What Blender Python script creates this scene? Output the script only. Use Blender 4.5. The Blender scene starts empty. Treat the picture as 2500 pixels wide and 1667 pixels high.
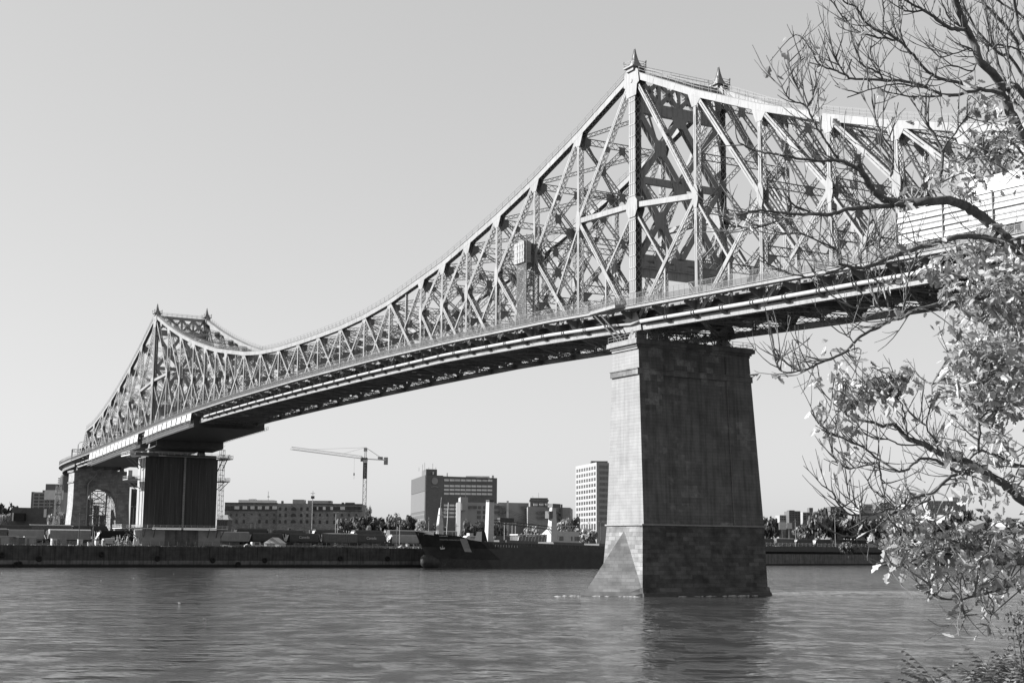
import bpy, math, random
from mathutils import Vector, Matrix
from math import sin, cos, tan, pi, radians, atan2, sqrt, hypot
random.seed(7)
SC = bpy.context.scene
COL = SC.collection
# ------------------------------------------------------------------ camera
F_, PIT, ROL, HC = 3426.5, radians(8.368), radians(0.490), 8.2   # source-pixel focal, pitch, roll, eye height over water
cam_d = bpy.data.cameras.new("camera"); cam = bpy.data.objects.new("camera", cam_d); COL.objects.link(cam)
cr, sr, cp, spt = cos(ROL), sin(ROL), cos(PIT), sin(PIT)
RIGHT = Vector((cr, -sr*spt, sr*cp)); UPV = Vector((-sr, -cr*spt, cr*cp)); FWD = Vector((0, cp, spt))
cam.matrix_world = Matrix(((RIGHT.x, UPV.x, -FWD.x, 0), (RIGHT.y, UPV.y, -FWD.y, 0), (RIGHT.z, UPV.z, -FWD.z, HC), (0, 0, 0, 1)))
cam_d.sensor_width = 36; cam_d.lens = 36*F_/2500; cam_d.clip_start = .1; cam_d.clip_end = 20000
SC.camera = cam
# ------------------------------------------------------------------ sun and sky
SUN_AZ, SUN_EL = radians(-84), radians(29)      # azimuth from +Y towards +X
w = bpy.data.worlds.new("World"); SC.world = w; w.use_nodes = True
nt = w.node_tree; nt.nodes.clear()
sky = nt.nodes.new('ShaderNodeTexSky'); sky.sky_type = 'NISHITA'; sky.sun_disc = False
sky.sun_elevation = SUN_EL; sky.sun_rotation = SUN_AZ; sky.altitude = 20; sky.air_density = 1; sky.dust_density = 1.2
bw = nt.nodes.new('ShaderNodeRGBToBW')
gm = nt.nodes.new('ShaderNodeMath'); gm.operation = 'POWER'; gm.inputs[1].default_value = 0.39
bg = nt.nodes.new('ShaderNodeBackground'); bg.inputs['Strength'].default_value = 0.15
wo = nt.nodes.new('ShaderNodeOutputWorld')
nt.links.new(sky.outputs[0], bw.inputs[0]); nt.links.new(bw.outputs[0], gm.inputs[0])
ml = nt.nodes.new('ShaderNodeMath'); ml.operation = 'MULTIPLY'; ml.inputs[1].default_value = 1.11
nt.links.new(gm.outputs[0], ml.inputs[0]); nt.links.new(ml.outputs[0], bg.inputs[0]); nt.links.new(bg.outputs[0], wo.inputs[0])
sl = bpy.data.lights.new("sun", 'SUN'); sl.energy = 5.0; sl.angle = radians(.5); sl.color = (1, 1, 1)
so = bpy.data.objects.new("sun", sl); COL.objects.link(so)
sdir = Vector((sin(SUN_AZ)*cos(SUN_EL), cos(SUN_AZ)*cos(SUN_EL), sin(SUN_EL)))
so.rotation_euler = sdir.to_track_quat('Z', 'Y').to_euler(); so.location = (-60, 20, 60)
SC.view_settings.view_transform = 'Standard'; SC.view_settings.look = 'None'
SC.view_settings.gamma = 1; SC.view_settings.use_curve_mapping = False
SC.view_settings.exposure = 1.35
# ------------------------------------------------------------------ helpers
def ray(u, v):
    x = (u-1250)/F_; y = (833.5-v)/F_
    return RIGHT*x + UPV*y + FWD
def wp(u, v, Y):                      # world point on the sight line of source pixel (u,v) at depth Y
    r = ray(u, v); r = r*(Y/r.y); return Vector((r.x, Y, r.z+HC))
def wx(u, Y): return wp(u, 1337, Y).x
def wz(u, v, Y): return wp(u, v, Y).z
def onz(u, v, z):
    r = ray(u, v); r = r*((z-HC)/r.z); return Vector((r.x, r.y, z))
def interp(x, xs, ys):
    if x <= xs[0]: return ys[0]
    for i in range(1, len(xs)):
        if x <= xs[i]:
            t = (x-xs[i-1])/(xs[i]-xs[i-1]); return ys[i-1]+t*(ys[i]-ys[i-1])
    return ys[-1]
def rnd(a, b): return random.uniform(a, b)
class MB:
    def __init__(s): s.v = []; s.f = []
    def add(s, vs, fs):
        o = len(s.v); s.v += [tuple(a) for a in vs]; s.f += [tuple(i+o for i in f) for f in fs]; return s
    def hexa(s, p):                  # 8 corners: bottom ring 0-3, top ring 4-7
        return s.add(p, [(0,3,2,1),(4,5,6,7),(0,1,5,4),(1,2,6,5),(2,3,7,6),(3,0,4,7)])
    def box(s, x0, x1, y0, y1, z0, z1):
        return s.hexa([(x0,y0,z0),(x1,y0,z0),(x1,y1,z0),(x0,y1,z0),(x0,y0,z1),(x1,y0,z1),(x1,y1,z1),(x0,y1,z1)])
    def bar(s, a, b, wd, ht, up=(0,0,1)):       # wd across, ht along 'up'
        a = Vector(a); b = Vector(b); d = b-a
        if d.length < 1e-6: return s
        d.normalize(); up = Vector(up); sd = d.cross(up)
        if sd.length < 1e-4: sd = d.cross(Vector((1,0,0)))
        sd.normalize(); u2 = sd.cross(d).normalized()
        h = sd*(wd/2); k = u2*(ht/2)
        return s.hexa([a-h-k, a+h-k, b+h-k, b-h-k, a-h+k, a+h+k, b+h+k, b-h+k])
    def prism(s, poly, z0, z1):      # footprint polygon (ccw) extruded
        n = len(poly)
        vs = [(p[0],p[1],z0) for p in poly]+[(p[0],p[1],z1) for p in poly]
        return s.add(vs, [tuple(range(n-1,-1,-1)), tuple(range(n,2*n))]+[(i,(i+1)%n,n+(i+1)%n,n+i) for i in range(n)])
    def plate(s, pts, off):          # polygon in 3d thickened by vector off
        n = len(pts); off = Vector(off); a = [Vector(p) for p in pts]
        return s.add(a+[p+off for p in a], [tuple(range(n-1,-1,-1)), tuple(range(n,2*n))]+[(i,(i+1)%n,n+(i+1)%n,n+i) for i in range(n)])
    def tube(s, pts, rad, n=6, cap=True):
        pts = [Vector(p) for p in pts]; m = len(pts)
        if not isinstance(rad, (list, tuple)): rad = [rad]*m
        ref = Vector((.31,.17,.93)); rings = []
        for i, p in enumerate(pts):
            d = pts[min(i+1,m-1)]-pts[max(i-1,0)]
            if d.length < 1e-9: d = Vector((0,0,1))
            d.normalize(); e = d.cross(ref)
            if e.length < .05: e = d.cross(Vector((1,0,0)))
            e.normalize(); g = d.cross(e)
            rings.append([p+e*(rad[i]*cos(2*pi*k/n))+g*(rad[i]*sin(2*pi*k/n)) for k in range(n)])
        vs = [q for r in rings for q in r]; fs = []
        for i in range(m-1):
            for k in range(n):
                fs.append((i*n+k, (i+1)*n+k, (i+1)*n+(k+1)%n, i*n+(k+1)%n))
        if cap: fs += [tuple(range(n)), tuple(range((m-1)*n+n-1, (m-1)*n-1, -1))]
        return s.add(vs, fs)
    def loft(s, secs, close=True, caps=True):   # list of equal-length rings
        n = len(secs[0]); vs = [q for r in secs for q in r]; fs = []
        for i in range(len(secs)-1):
            for k in range(n if close else n-1):
                fs.append((i*n+k, i*n+(k+1)%n, (i+1)*n+(k+1)%n, (i+1)*n+k))
        if caps: fs += [tuple(range(n-1,-1,-1)), tuple((len(secs)-1)*n+k for k in range(n))]
        return s.add(vs, fs)
    def lattice(s, a, b, dep, t=.14, z=.08, pitch=None, dd=(0,0,1)):   # flat lattice strip: two flanges and zigzag
        a = Vector(a); b = Vector(b); d = b-a; L = d.length; d.normalize(); k = Vector(dd); k = (k-d*k.dot(d)).normalized()
        h = k*(dep/2)
        s.bar(a+h, b+h, t*2.2, t, k); s.bar(a-h, b-h, t*2.2, t, k)
        n = max(2, int(L/(pitch or dep))); 
        for i in range(n):
            p, q = a+d*(L*i/n), a+d*(L*(i+1)/n)
            s.bar(p-h, q+h, z, z, k); s.bar(p+h, q-h, z, z, k)
        return s
    def build(s, name, mat, parent=None, smooth=False, link=True):
        me = bpy.data.meshes.new(name); me.from_pydata(s.v, [], s.f); me.update()
        if mat: me.materials.append(mat)
        if smooth:
            for p in me.polygons: p.use_smooth = True
        o = bpy.data.objects.new(name, me)
        COL.objects.link(o)
        if parent: o.parent = parent
        return o
def tag(o, label=None, cat=None, group=None, kind=None):
    if label: o['label'] = label
    if cat: o['category'] = cat
    if group: o['group'] = group
    if kind: o['kind'] = kind
    return o
def thing(name, label, cat, loc=(0,0,0), rz=0, group=None):
    o = bpy.data.objects.new(name, None); COL.objects.link(o); o.location = loc; o.rotation_euler = (0,0,rz); o.empty_display_size = .5
    return tag(o, label, cat, group)
def copy_tree(root, loc, rz=None, label=None, sc=None, group=None):
    r = root.copy(); COL.objects.link(r); r.location = loc
    if rz is not None: r.rotation_euler = (0,0,rz)
    if label: r['label'] = label
    if group: r['group'] = group
    if sc: r.scale = sc if isinstance(sc, tuple) else (sc, sc, sc)
    for ch in root.children:
        c = ch.copy(); COL.objects.link(c); c.parent = r
        for g in ch.children:
            d = g.copy(); COL.objects.link(d); d.parent = c
    return r
def text_mesh(txt, size, mat, name, parent, M, ext=.02, xs=1.0, font=None):
    cu = bpy.data.curves.new(name, 'FONT'); cu.body = txt; cu.size = size; cu.extrude = ext; cu.align_x = 'CENTER'; cu.align_y = 'CENTER'
    t = bpy.data.objects.new(name, cu); COL.objects.link(t)
    dg = bpy.context.evaluated_depsgraph_get(); me = bpy.data.meshes.new_from_object(t.evaluated_get(dg))
    bpy.data.objects.remove(t); bpy.data.curves.remove(cu)
    me.transform(M @ Matrix.Diagonal((xs,1,1,1))); me.materials.clear(); me.materials.append(mat); me.name = name
    o = bpy.data.objects.new(name, me); COL.objects.link(o); o.parent = parent; return o
# ------------------------------------------------------------------ materials
def newmat(name):
    m = bpy.data.materials.new(name); m.use_nodes = True; n = m.node_tree; n.nodes.clear()
    o = n.nodes.new('ShaderNodeOutputMaterial'); b = n.nodes.new('ShaderNodeBsdfPrincipled'); n.links.new(b.outputs[0], o.inputs[0])
    return m, n, b
def N(n, t, **kw):
    x = n.nodes.new(t)
    for k, v in kw.items(): setattr(x, k, v)
    return x
def ramp(n, src, stops):
    r = N(n, 'ShaderNodeValToRGB'); e = r.color_ramp.elements
    while len(e) < len(stops): e.new(.5)
    for i, (p, c) in enumerate(stops): e[i].position = p; e[i].color = (c, c, c, 1)
    n.links.new(src, r.inputs[0]); return r.outputs[0]
def coords(n, scale=(1,1,1), kind='Object'):
    tc = N(n, 'ShaderNodeTexCoord'); mp = N(n, 'ShaderNodeMapping'); mp.inputs['Scale'].default_value = scale
    n.links.new(tc.outputs[kind], mp.inputs[0]); return mp.outputs[0]
def noise(n, vec, scale, det=4, rough=.55):
    t = N(n, 'ShaderNodeTexNoise'); t.inputs['Scale'].default_value = scale; t.inputs['Detail'].default_value = det; t.inputs['Roughness'].default_value = rough
    n.links.new(vec, t.inputs[0]); return t.outputs[0]
def mixm(n, a, b, fac=None, op='MULTIPLY', f=1.0):
    m = N(n, 'ShaderNodeMix', data_type='RGBA', blend_type=op); m.inputs[0].default_value = f
    if fac is not None: n.links.new(fac, m.inputs[0])
    n.links.new(a, m.inputs[6]); n.links.new(b, m.inputs[7]); return m.outputs[2]
def bump(n, b, h, st=.3, dist=.05):
    k = N(n, 'ShaderNodeBump'); k.inputs['Strength'].default_value = st; k.inputs['Distance'].default_value = dist
    n.links.new(h, k.inputs['Height']); n.links.new(k.outputs[0], b.inputs['Normal'])
def grey(name, v, rough=.7, var=.18, scale=1.5, metal=0, stretch=(1,1,1), spec=.3):
    m, n, b = newmat(name); vec = coords(n, stretch)
    c = ramp(n, noise(n, vec, scale, 5), [(.25, v*(1-var)), (.75, v*(1+var))])
    n.links.new(c, b.inputs['Base Color']); b.inputs['Roughness'].default_value = rough; b.inputs['Metallic'].default_value = metal
    b.inputs['Specular IOR Level'].default_value = spec
    return m
def steel_mat(name, v):
    m, n, b = newmat(name); vec = coords(n)
    c1 = ramp(n, noise(n, vec, .22, 5), [(.3, v*.80), (.7, v*1.08)])
    st = ramp(n, noise(n, coords(n, (1.2,1.2,.12)), 2.2, 5, .7), [(.30, .55), (.50, 1)])
    n.links.new(mixm(n, c1, st), b.inputs['Base Color']); b.inputs['Roughness'].default_value = .55; b.inputs['Specular IOR Level'].default_value = .3
    return m
def wallvec(n, sx, sz, op='ADD'):               # (x+y, z) plane coordinates for upright walls
    tc = N(n, 'ShaderNodeTexCoord'); sp = N(n, 'ShaderNodeSeparateXYZ'); n.links.new(tc.outputs['Object'], sp.inputs[0])
    ad = N(n, 'ShaderNodeMath', operation=op); n.links.new(sp.outputs[0], ad.inputs[0]); n.links.new(sp.outputs[1], ad.inputs[1])
    cb = N(n, 'ShaderNodeCombineXYZ'); n.links.new(ad.outputs[0], cb.inputs[0]); n.links.new(sp.outputs[2], cb.inputs[1])
    mp = N(n, 'ShaderNodeMapping'); mp.inputs['Scale'].default_value = (sx, sz, 1); n.links.new(cb.outputs[0], mp.inputs[0]); return mp.outputs[0], sp
def masonry(name, v, bw_, bh, mort=.05, mv=.55, var=.25, blot=.5, sc=.25, op='ADD', sx=1):
    m, n, b = newmat(name); vec, sp = wallvec(n, sx, 1, op)
    br = N(n, 'ShaderNodeTexBrick'); br.inputs['Scale'].default_value = 1; br.inputs['Brick Width'].default_value = bw_; br.inputs['Row Height'].default_value = bh
    br.inputs['Mortar Size'].default_value = mort; br.inputs['Mortar Smooth'].default_value = .3; br.inputs['Bias'].default_value = 0
    br.inputs['Color1'].default_value = (v*(1-var),)*3+(1,); br.inputs['Color2'].default_value = (v*(1+var),)*3+(1,); br.inputs['Mortar'].default_value = (v*mv,)*3+(1,)
    n.links.new(vec, br.inputs[0])
    bl = ramp(n, noise(n, coords(n), sc, 6, .65), [(.32, blot), (.6, 1.1)])
    n.links.new(mixm(n, br.outputs[0], bl), b.inputs['Base Color']); b.inputs['Roughness'].default_value = .85; b.inputs['Specular IOR Level'].default_value = .15
    bump(n, b, br.outputs[0], .4, .05); return m
def concrete(name, v, streak=.75, blot=.8, light=.0, lift=.45):
    m, n, b = newmat(name)
    c = ramp(n, noise(n, coords(n), .35, 7, .62), [(.3, v*blot), (.68, v*1.1)])
    s1 = ramp(n, noise(n, coords(n, (1.3,1.3,.045)), 1.1, 5, .6), [(.36, streak), (.55, 1)])
    vec, sp = wallvec(n, .0, 1)
    vec, sp = wallvec(n, 1, 1); br = N(n, 'ShaderNodeTexBrick'); br.inputs['Scale'].default_value = 1; br.inputs['Brick Width'].default_value = 26; br.inputs['Row Height'].default_value = .62
    br.inputs['Mortar Size'].default_value = .035; br.inputs['Mortar Smooth'].default_value = .6; br.inputs['Color1'].default_value = (.96,.96,.96,1); br.inputs['Color2'].default_value = (1.03,1.03,1.03,1); br.inputs['Mortar'].default_value = (.66,.66,.66,1)
    n.links.new(vec, br.inputs[0]); ln = br.outputs[0]
    col = mixm(n, mixm(n, c, s1), ln)
    if light:                          # paler repair patches in block courses, and thin lime runs
        wv, _s = wallvec(n, 1, 1)
        pt = N(n, 'ShaderNodeTexBrick'); pt.inputs['Scale'].default_value = 1; pt.inputs['Brick Width'].default_value = 1.5; pt.inputs['Row Height'].default_value = 1.1; pt.inputs['Mortar Size'].default_value = 0
        pt.inputs['Color1'].default_value = (0,0,0,1); pt.inputs['Color2'].default_value = (1,1,1,1); n.links.new(wv, pt.inputs[0])
        pm = ramp(n, pt.outputs['Color'], [(.45, 0), (.7, light)])
        msk = ramp(n, noise(n, coords(n, (.35,.35,.45)), .3, 5, .6), [(.5, 0), (.62, 1)])
        edge = ramp(n, noise(n, coords(n), 1.4, 5, .7), [(.35, .2), (.6, 1)])
        f = mixm(n, mixm(n, pm, msk), edge); gr = N(n, 'ShaderNodeRGB'); gr.outputs[0].default_value = (v*1.8,)*3+(1,)
        col = mixm(n, col, gr.outputs[0], f, 'MIX')
        run = ramp(n, noise(n, coords(n, (1.6,1.6,.035)), 2.2, 5, .8), [(.68, 0), (.735, .75)])
        col = mixm(n, col, gr.outputs[0], run, 'MIX')
    n.links.new(col, b.inputs['Base Color']); b.inputs['Roughness'].default_value = .9; b.inputs['Specular IOR Level'].default_value = .12
    bump(n, b, noise(n, coords(n), 1.6, 6), .3, .06); return m
M = {}
M['steel'] = steel_mat('painted_steel', .212)
M['steel_dk'] = steel_mat('weathered_steel', .145)
M['lace'] = steel_mat('shaded_lacing_steel', .16)  # same paint, darkened for the shade on sway frames and top bracing
M['rail'] = grey('galvanised_rail', .14, .5, .08)
M['deck'] = concrete('deck_concrete', .22)
M['pipe'] = grey('pipe_paint', .34, .35, .08, .4)
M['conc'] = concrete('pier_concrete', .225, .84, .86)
M['conc_dk'] = concrete('shaded_stained_concrete', .135, .72, .62, .9)  # base darkened for shade on the long faces, plus streaks and patches
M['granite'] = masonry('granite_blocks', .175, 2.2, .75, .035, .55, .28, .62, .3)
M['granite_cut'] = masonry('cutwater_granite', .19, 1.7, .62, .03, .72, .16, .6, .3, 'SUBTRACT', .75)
M['granite_dk'] = masonry('shaded_stained_granite', .088, 2.4, .75, .035, .7, .3, .42, .33)  # darker copy of the granite: long-face shade in its colour, plus blotches
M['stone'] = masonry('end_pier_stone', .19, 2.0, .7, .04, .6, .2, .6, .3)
M['stone_lt'] = masonry('end_pier_sunlit_stone', .24, 2.0, .7, .04, .7, .1, .8, .3)  # lighter copy of the same stone, sunlight painted into the left face
M['quay'] = concrete('quay_concrete', .075, .6, .5)
M['quay_lt'] = concrete('quay_plinth', .15, .6, .6)
M['clad'] = grey('dark_cladding', .036, .6, .55, 1.6, 0, (1,1,.04))
M['clad_lt'] = grey('pale_cladding', .24, .6, .12, .5)
M['white'] = grey('white_paint', .38, .5, .12, .8)
M['tarp'] = grey('white_tarpaulin', .38, .6, .12, 1.5, 0, (1,1,.2))
_t = M['tarp'].node_tree; bump(_t, [x for x in _t.nodes if x.type == 'BSDF_PRINCIPLED'][0], noise(_t, coords(_t, (1,1,.5)), 1.3, 4), 1.0, .25)
def hull_mat():
    m, n, b = newmat('ship_hull')
    c = ramp(n, noise(n, coords(n), .35, 5), [(.3, .010), (.7, .030)])
    sc = ramp(n, noise(n, coords(n, (1.2,1,.35)), 2.6, 6, .75), [(.56, 0), (.7, .8)]); tc = N(n, 'ShaderNodeTexCoord'); sp = N(n, 'ShaderNodeSeparateXYZ'); n.links.new(tc.outputs['Object'], sp.inputs[0])
    lo = N(n, 'ShaderNodeMapRange'); lo.inputs[1].default_value = 6.5; lo.inputs[2].default_value = 1.0; n.links.new(sp.outputs[2], lo.inputs[0])
    pt = ramp(n, noise(n, coords(n), .12, 3), [(.42, .15), (.62, 1)])
    g = N(n, 'ShaderNodeRGB'); g.outputs[0].default_value = (.17,.17,.17,1)
    n.links.new(mixm(n, c, g.outputs[0], mixm(n, mixm(n, sc, lo.outputs[0]), pt), 'MIX'), b.inputs['Base Color']); b.inputs['Roughness'].default_value = .5; return m
M['hull'] = hull_mat()
M['hull_lt'] = grey('pale_stripe', .30, .6, .15, .8)
M['hull_md'] = grey('bulb_paint', .035, .6, .5, .8)
M['black'] = grey('black_rubber', .012, .8, .2)
M['dark'] = grey('dark_paint', .05, .6, .25, .6)
M['dkmetal'] = grey('dark_metal', .09, .5, .2)
M['mid'] = grey('grey_paint', .22, .6, .15, .5)
M['pale'] = grey('pale_paint', .45, .6, .12, .5)
M['brick'] = masonry('dark_brick', .20, .9, .3, .03, .75, .3, .75, .12)
M['officebrick'] = masonry('office_brick', .115, 1.2, .4, .02, .9, .1, .9, .05)
M['officeside'] = grey('ribbed_panel', .105, .7, .12, 3, 0, (3,3,.01))
M['officeband'] = grey('brown_band', .068, .7, .08, .5)
M['glass_lt'] = grey('sky_tone_window', .55, .4, .3, .9, 0, (1.6,1.6,.05))  # sky reflection in the panes put in as a pale base colour
M['glass'] = grey('window_glass', .035, .25, .5, .4, 0, (1,1,1), .5)
M['glass_md'] = grey('window_grey', .10, .3, .4, .6, 0, (1.5,1.5,.1), .5)
M['factory'] = grey('factory_render', .24, .8, .08, .2)
M['towerwhite'] = grey('tower_render', .25, .8, .06, .3)
M['ground'] = grey('quay_ground', .10, .95, .35, .3)
M['gravel'] = grey('rail_ballast', .09, .95, .35, .8)
M['tide'] = grey('tide_stain', .035, .45, .4, 1.2)
M['lamp'] = grey('lamp_metal', .38, .4, .1)
M['pole_dk'] = grey('pole_wood', .10, .8, .2)
def leafmat(name, v, var, transl):
    m, n, b = newmat(name)
    oi = N(n, 'ShaderNodeNewGeometry')
    c = ramp(n, oi.outputs['Random Per Island'], [(0, v*(1-var)), (.5, v), (1, v*(1+var))])
    n.links.new(c, b.inputs['Base Color']); b.inputs['Roughness'].default_value = .5; b.inputs['Specular IOR Level'].default_value = .35
    if transl:
        t = N(n, 'ShaderNodeBsdfTranslucent'); n.links.new(c, t.inputs[0]); mx = N(n, 'ShaderNodeMixShader'); mx.inputs[0].default_value = transl
        n.links.new(b.outputs[0], mx.inputs[1]); n.links.new(t.outputs[0], mx.inputs[2])
        n.links.new(mx.outputs[0], [x for x in n.nodes if x.type == 'OUTPUT_MATERIAL'][0].inputs[0])
    return m
M['leaf'] = leafmat('autumn_leaf', .33, .6, .35)
M['leaf_dk'] = leafmat('dark_foliage', .05, .5, .2)
M['leaf_md'] = leafmat('mid_foliage', .10, .5, .2)
M['leaf_lt'] = leafmat('pale_foliage', .24, .4, .25)
M['frond'] = leafmat('sumac_leaflet', .10, .5, .25)
M['grass'] = leafmat('bank_weeds', .07, .5, .2)
def barkmat(name, v):
    m, n, b = newmat(name)
    c = ramp(n, noise(n, coords(n, (1,1,1)), 14, 6, .7), [(.3, v*.5), (.7, v*1.5)])
    n.links.new(c, b.inputs['Base Color']); b.inputs['Roughness'].default_value = .9; b.inputs['Specular IOR Level'].default_value = .15
    bump(n, b, noise(n, coords(n, (1,1,1)), 30, 5), .6, .01); return m
M['bark'] = barkmat('rough_bark', .085)
M['bark_lt'] = barkmat('pale_twig_bark', .13)
def water_mat():
    m, n, b = newmat('river_water')
    b.inputs['Roughness'].default_value = .08; b.inputs['IOR'].default_value = 1.42
    def mth(op, x, y):
        k = N(n, 'ShaderNodeMath', operation=op)
        for i_, z in enumerate((x, y)):
            if isinstance(z, (int, float)): k.inputs[i_].default_value = z
            else: n.links.new(z, k.inputs[i_])
        return k.outputs[0]
    big = ramp(n, noise(n, coords(n, (.6,1,1)), .018, 5, .65), [(.32, .35), (.68, 1.15)])
    grp = ramp(n, noise(n, coords(n, (1,.45,1)), .20, 7, .70), [(.37, .0), (.5, .30), (.63, 1.8)])
    amp = mth('MULTIPLY', mth('MULTIPLY', big, grp), .18)
    a1 = noise(n, coords(n, (.85,1,1)), .24, 3, .55); a2 = noise(n, coords(n, (.9,1,1)), 2.1, 6, .66)
    h = mth('ADD', mth('MULTIPLY', a1, .7), mth('MULTIPLY', a2, amp))
    bump(n, b, h, 1.0, 1.0)
    c = ramp(n, noise(n, coords(n, (.5,1,1)), .02, 3), [(.35, .028), (.7, .055)]); n.links.new(c, b.inputs['Base Color'])
    return m
M['water'] = water_mat()
# ------------------------------------------------------------------ bridge frame: x = q across, y = s along, z above water
PHI = radians(29.309); HN, S0, SPAN, W = 146.03, 213.18, 334.4, 20.06
DV = Vector((-sin(PHI), cos(PHI), 0)); PV = Vector((cos(PHI), sin(PHI), 0))
ORG = PV*HN + DV*S0
def bw_(q, s, z=0): p = ORG + PV*q + DV*s; return Vector((p.x, p.y, z))
MIDS = SPAN/2
def zb(s): return 8.2+.5+interp(abs(s-MIDS), [0,45,91,137,160,202,238,295], [43.3,43.2,42.8,41.4,40.2,38.5,37.3,35.4])
def zf(s): return 8.2+interp(abs(s-MIDS), [0,57,97,142,167,195,211,241,297], [47.1,46.8,46.1,44.8,43.6,42.4,41.8,40.5,38.4])
CANT = [(0,90.2),(19.4,83.2),(36.8,77.7),(53.3,73.2),(67.5,69.9),(80,67.2),(91.5,65.4),(110.2,62.5),(126.2,61),(142.7,60.2),(159.2,60)]
ANCH = [(19.4,80.9),(37,73.4),(53.5,67.2),(67.7,62.4),(80.5,58.5),(96.5,54.6),(112,52.6)]
MIDC = [63.9,64.7,60.3,59.2,57.7,56.4,56.2]; MIDA = [61.5,57.8,55.2,52.9,50.9,48.9]
AEND = 126.5
top = {}; mid = {}
for i,(d,z) in enumerate(CANT):
    for s in (d, SPAN-d):
        top[round(s,1)] = z+8.2-.65
        if i < len(MIDC): mid[round(s,1)] = MIDC[i]+8.2
for i,(d,z) in enumerate(ANCH):
    for s in (-d, SPAN+d):
        top[round(s,1)] = z+8.2-.65
        if i < len(MIDA): mid[round(s,1)] = MIDA[i]+8.2
ND = sorted(top)
T1, T2 = 0.0, 334.4
br = thing('cantilever_bridge', 'long steel cantilever truss bridge with spired towers crossing the river', 'bridge', ORG, PHI)
def plateq(mb, q, pts, t=.07):       # gusset in the plane of the truss
    mb.plate([(q-t/2, s, z) for s, z in pts], (t,0,0))
def member(mb, q, a, b, dp, wd, lace=True, slot=True, solid=False, zt=.1):
    a = Vector((q, a[0], a[1])); b = Vector((q, b[0], b[1])); d = (b-a); L = d.length; d.normalize(); n = Vector((1,0,0)).cross(d)
    if solid:
        mb.bar(a, b, wd, dp, n); return
    for sg in (-1, 1):
        o = Vector((sg*(wd/2-.04), 0, 0))
        if slot and dp > .5:
            g = dp*.14
            for f0, f1 in ((0,.1),(.43,.57),(.9,1)): mb.bar(a+o+d*L*f0, a+o+d*L*f1, .08, dp, n)
            for f0, f1 in ((.1,.43),(.57,.9)):
                for k in (-1, 1): mb.bar(a+o+d*L*f0+n*k*(dp+g)/4, a+o+d*L*f1+n*k*(dp+g)/4, .08, (dp-g)/2, n)
        else: mb.bar(a+o, b+o, .08, dp, n)
    if lace:
        m = max(3, int(L/(wd*1.05)))
        for k in (-1, 1):
            c = n*(k*(dp/2-.03))
            for i in range(m):
                p, r = a+d*(L*i/m)+c, a+d*(L*(i+1)/m)+c; h = Vector((wd/2-.08,0,0))
                mb.bar(p-h, r+h, zt, .04, n); mb.bar(p+h, r-h, zt, .04, n)
            for fr in (.02, .5, .98): 
                p = a+d*(L*fr)+c; mb.bar(p-d*.45, p+d*.45, wd-.1, .05, n)
parts_diag = []
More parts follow.
